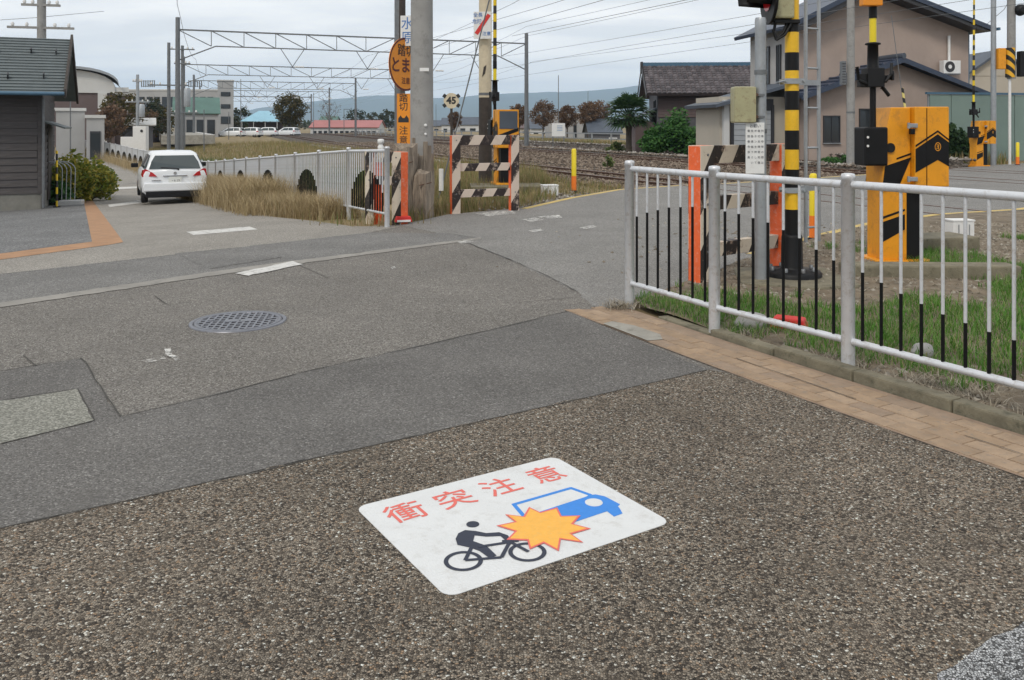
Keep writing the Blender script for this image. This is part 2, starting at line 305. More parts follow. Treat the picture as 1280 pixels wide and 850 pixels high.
mat('fence_green', (.2, .27, .24), .45, .08, .6, metal=.2); mat('wall_beige', (.42, .38, .32), .85, .08, .4); mat('far_hill', (.045, .065, .045), 1, .3, .004, coord='World')
island_mat('tile_clay', [(0, (.05, .044, .048)), (.5, (.085, .075, .08)), (1, (.135, .118, .124))], .55)
mat('roof_tile', (.09, .07, .072), .6, .2, 2)
# vegetation
island_mat('straw', [(0, (.22, .16, .08)), (.35, (.38, .29, .16)), (.75, (.54, .435, .275)), (.95, (.33, .26, .13)), (1, (.2, .19, .08))], .8, .25)
island_mat('meadow', [(0, (.2, .15, .07)), (.45, (.36, .28, .15)), (.7, (.24, .22, .09)), (1, (.1, .15, .04))], .8, .25)
island_mat('grass_green', [(0, (.06, .16, .02)), (.5, (.1, .24, .035)), (.85, (.16, .28, .06)), (1, (.3, .27, .13))], .6, .3)
island_mat('litter', [(0, (.14, .115, .08)), (.5, (.26, .225, .17)), (1, (.42, .38, .31))], .9)
island_mat('debris', [(0, (.12, .1, .075)), (.5, (.22, .19, .15)), (1, (.36, .33, .28))], .9)
island_mat('stones', [(0, (.10, .085, .07)), (.5, (.2, .175, .15)), (1, (.36, .34, .31))], .9)
island_mat('stones_brown', [(0, (.075, .055, .042)), (.5, (.15, .115, .088)), (1, (.26, .21, .165))], .9)
for nm, cs in {'leaf_shrub': [(.018, .07, .016), (.05, .14, .03), (.09, .2, .05)], 'leaf_olive': [(.05, .05, .016), (.1, .09, .03), (.17, .12, .045)],
               'leaf_rust': [(.09, .055, .035), (.17, .105, .068), (.24, .16, .1)], 'leaf_yellow': [(.1, .15, .02), (.24, .26, .04), (.45, .36, .06)],
               'leaf_dark': [(.016, .03, .012), (.035, .05, .02), (.075, .06, .03)], 'leaf_palm': [(.018, .045, .016), (.035, .075, .028), (.06, .1, .04)], 'leaf_weed': [(.06, .11, .025), (.12, .17, .05), (.2, .2, .08)]}.items():
    island_mat(nm, [(0, cs[0]), (.5, cs[1]), (1, cs[2])], .55, .3)
mat('bark', (.1, .08, .062), .95, .3, 9, bump=.6, bscale=40)
# ================================================================== GROUND
def GI(u, v):
    z = 0.0
    for _ in range(40): z = .5 * z + .5 * gz(*G(u, v, z))
    return G(u, v, z)
def px(*pts): return [GI(u, v) for u, v in pts]
def ragged(poly, j):
    out = []
    for a, b in zip(poly, poly[1:] + poly[:1]):
        l = math.dist(a, b); n = int(l / .07) if max(abs(a[0]), abs(b[0])) < 9 and max(a[1], b[1]) < 14 and min(a[1], b[1]) > -1 else 1; out.append(a)
        for k in range(1, n):
            f = k / n; w_ = random.gauss(0, j) + j * 2 * mn.noise(Vector((a[0] + f * l * 3, a[1] * 3, f * l * 2))); out.append((a[0] + (b[0] - a[0]) * f - (b[1] - a[1]) / l * w_, a[1] + (b[1] - a[1]) * f + (b[0] - a[0]) / l * w_))
    return out
def sheet(name, poly, lift, material, step=None, parent=None, kind='structure', zf=None, jit=0):
    if jit: poly = ragged(poly, jit)
    bm = bmesh.new(); vs = [bm.verts.new((x, y, 0)) for x, y in poly]; bm.faces.new(vs)
    bmesh.ops.triangulate(bm, faces=bm.faces[:])
    if step:
        for ax in (0, 1):
            lo = min(p[ax] for p in poly); hi = max(p[ax] for p in poly); k = math.floor(lo / step) + 1
            while k * step < hi:
                co = [0, 0, 0]; no = [0, 0, 0]; co[ax] = k * step; no[ax] = 1
                bmesh.ops.bisect_plane(bm, geom=bm.verts[:] + bm.edges[:] + bm.faces[:], plane_co=co, plane_no=no, dist=1e-5); k += 1
    for v in bm.verts: v.co.z = gz(v.co.x, v.co.y) + lift * .4 + (zf(v.co.x, v.co.y) if zf else 0)
    for f in bm.faces:
        f.normal_update()
        if f.normal.z < 0: f.normal_flip()
        f.smooth = True
    me = bpy.data.meshes.new(name); bm.to_mesh(me); bm.free()
    o = meshobj(name, me, material, parent)
    if kind and not parent: o['kind'] = kind
    return o
# terrain: one sheet to the horizon
def axis(fine0, fine1, st, far):
    a = list(np.arange(fine0, fine1 + 1e-6, st)); lo = [fine0]; hi = [fine1]; s = st
    while hi[-1] < far: s *= 1.35; hi.append(hi[-1] + s); lo.append(lo[-1] - s)
    return lo[:0:-1] + a + hi[1:]
xs = axis(-46, 34, .8, 7000); ys = axis(-6, 74, .8, 7000)
ys = [y for y in ys]
def terr(x, y):
    t = x * TN.x + y * TN.y
    return gz(x, y) - .03 - .22 * sm(9.8, 10.8, t) * (1 - sm(28, 29.5, t)) * (1 if abs(x) < 400 and y < 400 else 0)
V = [(x, y, terr(x, y)) for y in ys for x in xs]; nx = len(xs)
F = [(j * nx + i, j * nx + i + 1, (j + 1) * nx + i + 1, (j + 1) * nx + i) for j in range(len(ys) - 1) for i in range(nx - 1)]
me = bpy.data.meshes.new('ground'); me.from_pydata(V, [], F); me.polygons.foreach_set('use_smooth', [True] * len(F))
meshobj('ground', me, 'field')['kind'] = 'structure'
# fence line beside the lane
FL = [(-1.8, 12.3), (-9.86, 28.42), (-14.6, 38), (-20, 48), (-25.5, 56.5), (-31.5, 65), (-38, 72)]
def along(line, d):
    for a, b in zip(line[:-1], line[1:]):
        l = math.dist(a, b)
        if d <= l: return (a[0] + (b[0] - a[0]) * d / l, a[1] + (b[1] - a[1]) * d / l), ((b[0] - a[0]) / l, (b[1] - a[1]) / l)
        d -= l
    return line[-1], ((b[0] - a[0]) / l, (b[1] - a[1]) / l)
def foff(d, o):
    p, t = along(FL, d); return (p[0] - t[1] * o, p[1] + t[0] * o)
road = sheet('road', [(-16, -5), (-16, -1.5), (-5.75, 9.55), (-5.0, 10.62)] + px((300, 296), (430, 284), (500, 281), (560, 268), (650, 260), (710, 247), (775, 236), (850, 231), (900, 229)) +
      [(14.2, 28.2), (17.5, 31.2), (32, 42), (36, 37), (20, 23.5), (8.75, 14.6)] + px((1174, 269), (1087, 281), (1000, 302), (900, 337), (790, 378), (748, 388)) + [(2.11, 3.52), (3.6, .7), (6, -5)], 0, 'asphalt_old', .8)
crossing_poly = px((500, 281), (560, 268), (650, 260), (710, 247), (775, 236), (850, 231), (900, 229)) + [(14.2, 28.2), (17.5, 31.2), (32, 42), (36, 37), (20, 23.5), (8.75, 14.6)] + px((1174, 269), (1087, 281), (1000, 302), (900, 337), (790, 378), (748, 388), (722, 365), (640, 326), (588, 305), (560, 295))
sheet('crossing_road', crossing_poly, .004, 'asphalt_crossing', 1.0, jit=.01)
lane_l = [GI(152, 303), GI(111, 236)]
lane = px((500, 283), (440, 283)) + [foff(d, .9) for d in (3.5, 6)] + [foff(d, .8) for d in np.arange(8, 74, 4)] + [foff(d, 4.9) for d in np.arange(72, 16, -4)] + [lane_l[1], lane_l[0]] + px((60, 313), (0, 326)) + [(-13.2, .9), (-12.9, .3)] + px((0, 343), (160, 325), (460, 291))
sheet('lane', lane, .004, 'asphalt_lane', .8, jit=.012)
sheet('asphalt_strip', [(-12.9, .25)] + px((0, 343), (160, 325), (460, 291), (560, 292), (600, 297), (300, 335), (0, 379)) + [(-12, -1.6)], .008, 'asphalt_grey', .8, jit=.01)
sheet('asphalt_patch', px((218, 317), (305, 309), (352, 322), (262, 336)), .012, 'asphalt_grey', .8, jit=.01)
sheet('gutter', [(-12, -1.55)] + px((0, 379), (300, 335), (600, 297), (600, 299.5), (300, 340), (0, 385)) + [(-11.9, -1.75)], .012, 'gutter', .8, jit=.008)
sheet('parking_lot', px((0, 317), (115, 302), (104, 246), (100, 240)) + [(-12.6, 23.5), (-15, 29), (-30, 29), (-30, 4), (-14, .5)], .008, 'asphalt_lot', .8)
sheet('brick_edging', [(-13.7, .9)] + px((0, 317.5), (115, 302.5), (104, 246), (100, 240), (110, 236), (154, 303), (135, 306.5), (0, 325)) + [(-13.4, .7)], .012, 'orange_edging', .8)
# foreground sheets
def BORD(s):
    c = .10 * math.sin(math.pi * min(max(s / 3.6, 0), 1)); return (.427 + .468 * s - .884 * (.02 + .35 * c), 6.70 - .884 * s - .468 * (.02 + .35 * c))
sheet('asphalt_band', [(-10.5, -2.2)] + px((0, 465), (102, 448), (151, 522), (400, 461), (540, 429), (673, 398), (709, 389), (885, 463), (0, 662)) + [(-9, -2.6)], .008, 'asphalt_new', jit=.006)
sheet('concrete_patch', [(-9.9, -1.7)] + px((0, 502), (97, 487), (118, 527), (0, 556)) + [(-9.3, -2)], .012, 'concrete_patch', jit=.006)
agg = sheet('aggregate_paving', px((0, 662), (885, 463)) + [(float(BORD(s)[0]), float(BORD(s)[1])) for s in (1.9, 2.6, 3.2, 3.7, 4.2, 5, 6, 7)] + [(3.9, .2), (5, -2), (5, -5), (-15, -5.6)], .010, 'aggregate', jit=.007)
sheet('white_marking', [(1.06, 2.12), (1.12, 2.25), (1.3, 2.37), (1.62, 2.57), (2.6, 3.1), (3.1, 2.3), (1.75, 1.1)], .014, 'aggregate_white', jit=.006)
def strip(name, pts, wd, lift, material, parent=None, jit=0.0):
    out = []; pp = []
    for (a, b) in zip(pts[:-1], pts[1:]):
        n = max(1, int(math.dist(a, b) / .12)) if jit else 1
        for k in range(n): pp.append((a[0] + (b[0] - a[0]) * k / n + random.uniform(-jit, jit), a[1] + (b[1] - a[1]) * k / n + random.uniform(-jit, jit)))
    pp.append(pts[-1]); L_, R_ = [], []
    for i, p in enumerate(pp):
        a = pp[max(0, i - 1)]; b = pp[min(len(pp) - 1, i + 1)]; l = math.dist(a, b) or 1; nx_, ny_ = -(b[1] - a[1]) / l, (b[0] - a[0]) / l
        ww = wd * (random.uniform(.5, 1.2) if jit else 1) / 2
        L_.append((p[0] + nx_ * ww, p[1] + ny_ * ww)); R_.append((p[0] - nx_ * ww, p[1] - ny_ * ww))
    me = bpy.data.meshes.new(name); n = len(pp)
    me.from_pydata([(x, y, gz(x, y) + lift * .4) for x, y in L_ + R_], [], [(i, n + i, n + i + 1, i + 1) for i in range(n - 1)])
    o = meshobj(name, me, material, parent)
    return o
for pts in ([(588, 305), (640, 326), (690, 348), (722, 365)], [(648, 379), (718, 372)], [(673, 398), (709, 390)], [(400, 461), (540, 430), (673, 399)], [(151, 522), (280, 492), (400, 461)],
            [(0, 465), (102, 448)], [(102, 448), (130, 490), (151, 522)], [(0, 502), (97, 487)], [(97, 487), (118, 527)], [(0, 556), (118, 527)], [(885, 463.5), (560, 537), (280, 600), (0, 662)], [(193, 370), (208, 381), (235, 379)],
            [(0, 343), (80, 336), (160, 325)], [(560, 292), (600, 299)], [(376, 333), (410, 348)], [(135, 330), (165, 331)], [(640, 326), (575, 300)], [(30, 445), (45, 458)], [(165, 325), (305, 309)], [(262, 337), (352, 322)]):
    strip('crack', px(*pts), .009, .0155, 'crack', road, .006)
sheet('road_marking', px((294, 342.5), (366, 327), (379, 331), (311, 345.5)), .0185, 'road_paint', .8, parent=road, jit=.008)
for pts in ([(594, 267.5), (640, 263), (645, 267), (612, 271)], [(652, 275), (668, 272.5), (680, 275), (664, 278)], [(672, 271), (700, 269), (703, 273), (680, 274)], [(724, 285.5), (741, 282), (747, 284), (733, 287)], [(660, 289), (676, 286.5), (680, 289), (665, 291)],
            [(205, 437), (213, 436), (225, 451), (219, 452)], [(176, 452), (205, 447), (208, 450), (182, 455)], [(572, 303), (590, 300), (592, 303), (576, 305.5)], [(488, 335), (493, 333.5), (495, 335.5), (490, 337)]):
    sheet('road_marking', px(*pts), .0185, 'worn_paint', .8, parent=road, jit=.008)
sheet('road_marking', px((233, 290), (312, 283.5), (322, 287), (242, 294)), .010, 'road_paint', .8, parent=road)
for q in ([(135, 256), (180, 250), (182, 253), (137, 259)], [(123, 235), (176, 233), (176, 235), (124, 238)]): sheet('road_marking', px(*q), .010, 'road_paint', .8, parent=road)
strip('edge_line', px((655, 261), (712, 248), (775, 237), (850, 232), (900, 230)) + [(14.2, 28)], .14, .0115, 'yellow_line', road)
strip('edge_line', [(19.5, 23.6), (8.75, 14.75)] + px((1174, 268), (1087, 279.5), (1000, 300), (940, 318)), .14, .0115, 'yellow_line', road)
# brick border with single bricks, kerb of single stones
bd = Vector((.468, -.884)); bn = Vector((.884, .468)); b0 = Vector((.427, 6.70))
def bp_(s, o):
    c = .10 * math.sin(math.pi * min(max(s / 3.6, 0), 1))           # the border bows slightly towards the verge
    p = b0 + bd * s + bn * (o - c * .35); return p
bs = sheet('brick_border', [tuple(bp_(s, -.015)) for s in np.arange(-.02, 7.2, .3)] + [tuple(bp_(s, .47)) for s in np.arange(7.1, -.1, -.3)], .013, 'brick_joint')
mbk = MB(); mbk.box((0, 0, 0), (.102, .205, .03)); bme = mbk.mesh('brick', .003)
brick_meshes = []
for i in range(4):
    m2 = bme.copy(); m2.materials.append(M['brick%d' % i]); brick_meshes.append(m2)
ang = math.atan2(bd.y, bd.x) - math.pi / 2
for row in range(4):
    for k in range(29):
        s = .03 + (k + (.5 if row % 2 else 0)) * .2085; o_ = .055 + row * .106
        if .55 < s < 1.05 and row == 0: continue
        p = bp_(s + .1, o_); b = bpy.data.objects.new('brick', random.choice(brick_meshes)); COL.objects.link(b); b.parent = bs
        b.location = (p.x, p.y, -.0065 + random.uniform(-.001, .0025)); b.rotation_euler = (random.uniform(-.012, .012), random.uniform(-.015, .015), ang + random.uniform(-.012, .012))
sheet('mortar_patch', [tuple(bp_(s, o_)) for s, o_ in ((.55, -.01), (1.1, -.01), (1.12, .1), (1.0, .17), (.7, .16), (.52, .09))], .032, 'concrete', parent=bs)
for s, a_, b_ in ((1.7, .215, .9), (3.2, .215, .7)):
    strip('crack', [tuple(bp_(s, a_)), tuple(bp_(s + b_ / 2, a_ + .004)), tuple(bp_(s + b_, a_))], .007, .032, 'crack', bs, .003)
kb = empty('kerb', (0, 0, 0)); kb['kind'] = 'structure'
mk = MB(); mk.box((0, 0, 0), (.095, .592, .15)); kme = mk.mesh('kerb_stone', .012); kme.materials.append(M['concrete_mossy'])
for k in range(11):
    s = .55 + k * .6; p = bp_(s + .3, .53); q0 = bp_(s, .53); q1 = bp_(s + .6, .53); o = bpy.data.objects.new('kerb_stone', kme); COL.objects.link(o); o.parent = kb
    o.location = (p.x, p.y, -.008 + random.uniform(-.004, .004) - max(0, .05 - k * .03)); o.rotation_euler = (0, 0, math.atan2(q1.y - q0.y, q1.x - q0.x) - math.pi / 2)
def vz(x, y): return .028 + .03 * mn.noise(Vector((x * 1.3, y * 1.3, 0))) + .012 * mn.noise(Vector((x * 6, y * 6, 3)))
verge_poly = [tuple(bp_(s, .56)) for s in np.arange(.3, 7.6, .4)] + [(7.5, 1.5), (12, 8)] + [(10.5, 14.5)] + px((1280, 265), (1174, 270.5), (1087, 283), (1000, 304), (900, 339), (790, 380))
sheet('verge', verge_poly, 0, 'soil', .18, zf=vz)
def inside(x, y, poly):
    c = False; j = len(poly) - 1
    for i in range(len(poly)):
        if (poly[i][1] > y) != (poly[j][1] > y) and x < (poly[j][0] - poly[i][0]) * (y - poly[i][1]) / (poly[j][1] - poly[i][1]) + poly[i][0]: c = not c
        j = i
    return c
# ------------------------------------------------------------------ grasses and stones ("stuff")
def blades(name, pts, hmin, hmax, wd, lean, material, label=None, zf=None, seg=2, cat=None):
    vs = []; fs = []
    for (x, y) in pts:
        h = random.uniform(hmin, hmax); a = random.uniform(0, 6.283); l = random.uniform(.2, 1) * lean * h; w_ = wd * random.uniform(.6, 1.3)
        dx, dy = math.cos(a), math.sin(a); px_, py_ = -dy * w_, dx * w_; z = (zf(x, y) if zf else gz(x, y) - .035)
        b = len(vs)
        if seg == 2:
            vs += [(x - px_, y - py_, z), (x + px_, y + py_, z), (x + dx * l * .3 + px_ * .8, y + dy * l * .3 + py_ * .8, z + h * .6), (x + dx * l * .3 - px_ * .8, y + dy * l * .3 - py_ * .8, z + h * .6), (x + dx * l, y + dy * l, z + h)]
            fs += [(b, b + 1, b + 2, b + 3), (b + 3, b + 2, b + 4)]
        else:
            vs += [(x - px_, y - py_, z), (x + px_, y + py_, z), (x + dx * l, y + dy * l, z + h)]; fs.append((b, b + 1, b + 2))
    me = bpy.data.meshes.new(name); me.from_pydata(vs, [], fs); o = meshobj(name, me, material); o['kind'] = 'stuff'
    if label: prop(o, label, cat)
    return o
def clump(cx, cy, n, r): return [(cx + random.gauss(0, r), cy + random.gauss(0, r)) for _ in range(n)]
# dry tall grass between lane and fence
pts = []
for _ in range(60000):
    d = random.uniform(2.2, 30) if random.random() < .9 else random.uniform(30, 70); e = min(1, (d - 1.5) / 3)
    o_ = random.triangular(-.35, 1.25 * e + .15, .5 * e); pts.append(foff(d, o_))
low = [p for p in pts if p[1] < 17.2]
blades('dry_grass', low, .12, .5, .0042, 1.1, 'straw', 'lower straw tufts at the end of the arched lane fence', cat='grass')
blades('dry_grass', [p for p in pts if p[1] >= 17.2], .2, .82, .0045, 1.0, 'straw', 'tall dry straw grass leaning out from the arched lane fence', cat='grass')
pts = clump(-1.95, 13.0, 120, .3) + clump(-2.5, 13.4, 120, .35); 
for _ in range(9000):
    x = random.uniform(-1.6, .9); y = random.uniform(12.7, 18.5)
    if not inside(x, y, crossing_poly) and random.random() < .75: pts.append((x, y))
blades('weeds', pts, .06, .34, .006, .6, 'meadow', 'low dry weeds around the concrete pole and board barrier', cat='weeds')
pts = []
for _ in range(60000):
    d = 5 + 75 * random.random() ** 1.6; p, t = along(FL, d); o_ = -random.uniform(.3, min(14, 3 + d * .5)); x, y = p[0] - t[1] * o_, p[1] + t[0] * o_
    tt = x * TN.x + y * TN.y
    if tt < 10.9 and not inside(x, y, crossing_poly) and y > 13.5: pts.append((x, y))
blades('meadow_grass', pts, .1, .45, .012, .6, 'meadow', 'dry meadow grass between lane fence and railway', cat='grass', seg=1)
pts = []
for _ in range(2600):
    d = random.uniform(9, 50); p, t = along(FL, d); o_ = -random.uniform(.4, 3.5)
    if mn.noise(Vector((d * .35, 3.3, 0))) > .12: pts += clump(p[0] - t[1] * o_, p[1] + t[0] * o_, 3, .18)
blades('green_weeds', pts, .3, .85, .022, .5, 'leaf_weed', 'taller green weeds growing behind the lane fence', cat='weeds')
# verge: green turf, straw, litter
pts = []; pts2 = []; pts3 = []
for _ in range(230000):
    x = random.uniform(.6, 8.5); y = random.uniform(2, 12.5)
    if not inside(x, y, verge_poly): continue
    n = mn.noise(Vector((x * .55 + 4, y * .55, 1))) + .35 * mn.noise(Vector((x * 2.3, y * 2.3, 5)))
    fd = (x - .943) * .86 + (y - 6.846) * .51                       # metres behind the fence
    fs_ = (x - .943) * .51 - (y - 6.846) * .86                      # metres along the fence
    g = 1.5 * n + .3 * mn.noise(Vector((x * 7, y * 7, 9))) + (.22 if .05 < fd < 2.3 and fs_ > 1.6 else .16 if fd < .5 and fs_ < 1.2 else -.1 if fd > 0 else -.22) - (.25 if fd > 2.4 else 0)
    if g > .06 and len(pts) < 75000: pts.append((x, y))
    elif random.random() < .06: pts2.append((x, y))
    elif random.random() < .06: pts3.append((x, y))
blades('verge_grass', pts, .02, .10, .0028, 1.1, 'grass_green', 'short green grass on the verge behind the guard fence', zf=lambda x, y: vz(x, y) - .01, cat='grass')
blades('verge_straw', pts2 + clump(.86, 6.75, 300, .07) + [(x, y) for x, y in clump(1.95, 5.1, 500, .12) + clump(2.3, 4.6, 1100, .15) + clump(2.62, 3.95, 700, .14) + clump(1.6, 5.85, 300, .1) if inside(x, y, verge_poly)], .012, .055, .0025, 3.2, 'litter', 'withered straw littering the verge and fence foot', zf=lambda x, y: vz(x, y) - .01, cat='grass')
def stones(name, pts, smin, smax, material, zf, label=None, cat=None):
    vs = []; fs = []
    base = [(1, 0, 0), (-1, 0, 0), (0, 1, 0), (0, -1, 0), (0, 0, 1), (0, 0, -1)]; bf = [(0, 2, 4), (2, 1, 4), (1, 3, 4), (3, 0, 4), (2, 0, 5), (1, 2, 5), (3, 1, 5), (0, 3, 5)]
    for x, y in pts:
        s = random.uniform(smin, smax); a = random.uniform(0, 6.28); ca, sa = math.cos(a), math.sin(a); b = len(vs); z = zf(x, y)
        for p in base:
            q = [p[i] * s * random.uniform(.6, 1.25) + random.uniform(-.25, .25) * s for i in range(3)]
            vs.append((x + q[0] * ca - q[1] * sa, y + q[0] * sa + q[1] * ca, z + q[2] * .7))
        fs += [(b + f[0], b + f[1], b + f[2]) for f in bf]
    me = bpy.data.meshes.new(name); me.from_pydata(vs, [], fs); o = meshobj(name, me, material); o['kind'] = 'stuff'
    if label: prop(o, label, cat)
    return o
stones('gravel', pts3 + [(random.gauss(4.6, 1.6), random.gauss(10, 1.2)) for _ in range(900)], .008, .03, 'debris', lambda x, y: vz(x, y) if inside(x, y, verge_poly) else .004, 'small loose gravel scattered on the verge', 'gravel')
# ================================================================== RAILWAY
def gauge_z(): return .02
for nm, ctr, a0, a1, lab in (('railway_track', 12.38, -12, 175, 'near railway track with rusty rails passing just beyond the crossing gates'), ('railway_track', 20.5, -12, 175, 'middle railway track bedded in brown ballast'), ('railway_track', 24.6, -12, 175, 'far railway track beside the grey ballast ridge')):
    root = empty(nm, (*tp(20, ctr), 0), 0, lab, 'track')
    inv = Matrix.Translation(-Vector(root.location))
    for sgn in (-1, 1):
        mb = MB(); st = list(np.arange(a0, 30, 6)) + list(np.arange(30, a1, 4))
        prof = [(-.065, 0), (.065, 0), (.065, .018), (.012, .03), (.012, .11), (.034, .12), (.034, .15), (-.034, .15), (-.034, .12), (-.012, .11), (-.012, .03), (-.065, .018)]
        rings = []
        for a in st:
            c = Vector((*tp(a, ctr + sgn * .56), 0)); z0 = -.138
            n_ = Vector((*tp(a, ctr + 1), 0)) - Vector((*tp(a, ctr), 0))
            rings.append([inv @ (c + n_ * p[0] + Vector((0, 0, z0 + p[1]))) for p in prof])
        k = len(prof); vs = [p for r in rings for p in r]
        fs = [(i * k + j, i * k + (j + 1) % k, (i + 1) * k + (j + 1) % k, (i + 1) * k + j) for i in range(len(rings) - 1) for j in range(k)]
        mb.add(vs, fs, [1 if (f % k) == 6 else 0 for f in range(len(fs))]); mb.build('rail', ['rust', 'rail_top'], root)
    ms = MB(); ms.box((0, 0, 0), (2.1, .22, .14)); sme = ms.mesh('sleeper', .008); sme.materials.append(M['sleeper_wood'])
    for k in range(58):
        a = 20.5 + k * .62; x, y = tp(a, ctr)
        if inside(x, y, crossing_poly): continue
        o = bpy.data.objects.new('sleeper', sme); COL.objects.link(o); o.parent = root; o.location = inv @ Vector((x, y, -.2)); o.rotation_euler = (0, 0, math.atan2(TN.y, TN.x) + random.uniform(-.01, .01))
def bed_z(t):
    return -.10 + .0 * t
# ballast shoulders as a raised sheet under stones
ts = [10.1, 10.9, 14.0, 14.6, 18.2, 18.6, 21.9, 22.5, 23.1, 26.3, 26.8, 27.6, 28.8]; hs = [-.22, -.1, -.1, -.06, -.06, -.1, -.09, .02, -.09, -.08, .24, .22, -.06]
vs = []; al = list(np.arange(-14, 180, 1.0)); k = len(ts)
for a in al:
    for t, h in zip(ts, hs):
        x, y = tp(a, t); cut = any(inside(*tp(a + da, t), crossing_poly) for da in (-1.1, -.5, 0, .5, 1.1)); vs.append((x, y, -.2 if cut else h))
fs = [(i * k + j, i * k + j + 1, (i + 1) * k + j + 1, (i + 1) * k + j) for i in range(len(al) - 1) for j in range(k - 1)]
me = bpy.data.meshes.new('ballast_bed'); me.from_pydata(vs, [], fs); meshobj('ballast_bed', me, 'ballast')['kind'] = 'structure'
pa = []; pb = []; pc = []
for _ in range(34000):
    a = 14 + 62 * random.random() ** 1.5; t = random.uniform(10.4, 14.3) if random.random() < .3 else random.uniform(14.2, 22.3) if random.random() < .72 else random.uniform(22.2, 27.8)
    x, y = tp(a, t)
    if inside(x, y, crossing_poly): continue
    (pc if t > 22.3 else pa).append((x, y))
def bz(x, y):
    t = x * TN.x + y * TN.y
    return (-.07 if t < 14.3 else -.03 if t < 18.3 else -.06 if t < 22 else .05 if t < 23.2 else -.06 if t < 26.2 else .24 if t < 27.3 else -.02)
stones('ballast', pa, .035, .085, 'stones_brown', bz, 'rust brown track ballast between the rails', 'ballast')
stones('ballast', pc, .05, .13, 'stones', bz, 'grey ballast stones heaped beyond the rails', 'ballast')
pts = [(random.gauss(0.75, .7), random.gauss(16.7, .9)) for _ in range(1500)]
stones('gravel', [p for p in pts if not inside(*p, crossing_poly)], .02, .05, 'stones', lambda x, y: -.01, 'pale gravel around the concrete gate footing', 'gravel')
# ================================================================== ROAD STICKER, MANHOLE
stk = empty('road_sticker', (-.0068, 3.1685, .0068), R(32.5), 'white collision warning sticker with cyclist, burst and blue car on the pebbled paving', 'sticker')
def rrect(w_, h_, r, n=6):
    out = []
    for cx, cy, a in ((w_ - r, h_ - r, 0), (-w_ + r, h_ - r, 90), (-w_ + r, -h_ + r, 180), (w_ - r, -h_ + r, 270)):
        out += [(cx + r * math.cos(R(a + 90 * i / n)), cy + r * math.sin(R(a + 90 * i / n))) for i in range(n + 1)]
    return out
def flat(name, poly, z, material, parent, th=.0008, label=None):
    mb = MB(); mb.prism(poly, z - th, z, plane='XY'); o = mb.build(name, material, parent)
    if label: o['label'] = label
    return o
def ring(name, c, r0, r1, z, material, parent, n=40):
    mb = MB(); vs = [(c[0] + r * math.cos(2 * math.pi * i / n), c[1] + r * math.sin(2 * math.pi * i / n), z) for r in (r0, r1) for i in range(n)]
    mb.add(vs, [(i, (i + 1) % n, n + (i + 1) % n, n + i) for i in range(n)]); return mb.build(name, material, parent)
def disc(c, r, n=28): return [(c[0] + r * math.cos(2 * math.pi * i / n), c[1] + r * math.sin(2 * math.pi * i / n)) for i in range(n)]
def band(a, b, wd):
    a, b = Vector(a), Vector(b); d = (b - a).normalized(); n = Vector((-d.y, d.x)) * wd / 2; return [tuple(a + n), tuple(a - n), tuple(b - n), tuple(b + n)]
flat('sheet', rrect(.462, .367, .045), 0, 'sticker_white', stk, .002)
for ch, x in zip('衝突注意', (-.318, -.112, .096, .318)):
    o = meshobj('lettering', text_mesh(ch, .158, .0005), 'sticker_red', stk, (x, .216, .0012))
# blue car
flat('car_body', [(.085, -.05), (.1, -.043), (.327, -.033), (.345, -.028), (.372, -.036), (.392, -.07), (.397, -.155), (.378, -.165), (.375, -.178), (.356, -.219), (.313, -.222), (.319, -.174), (.18, -.178), (.06, -.18)], .0014, 'sticker_blue', stk)
for a, b in (((.05, .062), (.33, .064)), ((.326, .068), (.354, -.03)), ((.057, .066), (.035, -.04))): flat('car_window_line', band(a, b, .016), .0009 + .0004 * abs(b[0] - a[0]), 'sticker_blue', stk)
flat('headlight', disc((.322, -.09), .034), .0022, 'sticker_white', stk)
star = [(-.018, .006), (.029, -.045), (.09, .009), (.1, -.049), (.178, -.051), (.15, -.118), (.212, -.152), (.149, -.191), (.181, -.253), (.098, -.249), (.096, -.32), (.045, -.259), (-.01, -.323), (-.021, -.25), (-.086, -.26), (-.059, -.204), (-.117, -.161), (-.059, -.125), (-.092, -.053), (-.02, -.063)]
# cyclist
for c in ((-.313, -.204), (-.101, -.268)): ring('cycle_wheel', c, .05, .065, .0016, 'sticker_navy', stk)
flat('rider_head', disc((-.157, .005), .0235), .0016, 'sticker_navy', stk)
flat('rider_body', [(-.203, -.02), (-.175, -.046), (-.151, -.08), (-.109, -.099), (-.095, -.135), (-.103, -.167), (-.122, -.169), (-.119, -.124), (-.163, -.101), (-.193, -.071), (-.219, -.105), (-.197, -.158), (-.202, -.233), (-.231, -.235), (-.234, -.176), (-.249, -.139), (-.277, -.098), (-.262, -.058), (-.235, -.028)], .0019, 'sticker_navy', stk)
for i, (a, b) in enumerate((((-.306, -.204), (-.246, -.141)), ((-.306, -.204), (-.195, -.253)), ((-.195, -.253), (-.116, -.18)), ((-.225, -.15), (-.116, -.18)), ((-.116, -.165), (-.098, -.27)), ((-.135, -.16), (-.085, -.19)))): flat('cycle_frame', band(a, b, .0135), .0022 + i * .00012, 'sticker_navy', stk, .0005)
flat('burst_edge', star, .0031, 'sticker_red', stk); cx_, cy_ = .045, -.155
flat('burst', [(cx_ + (x - cx_) * .91, cy_ + (y - cy_) * .91) for x, y in star], .0036, 'sticker_orange', stk)
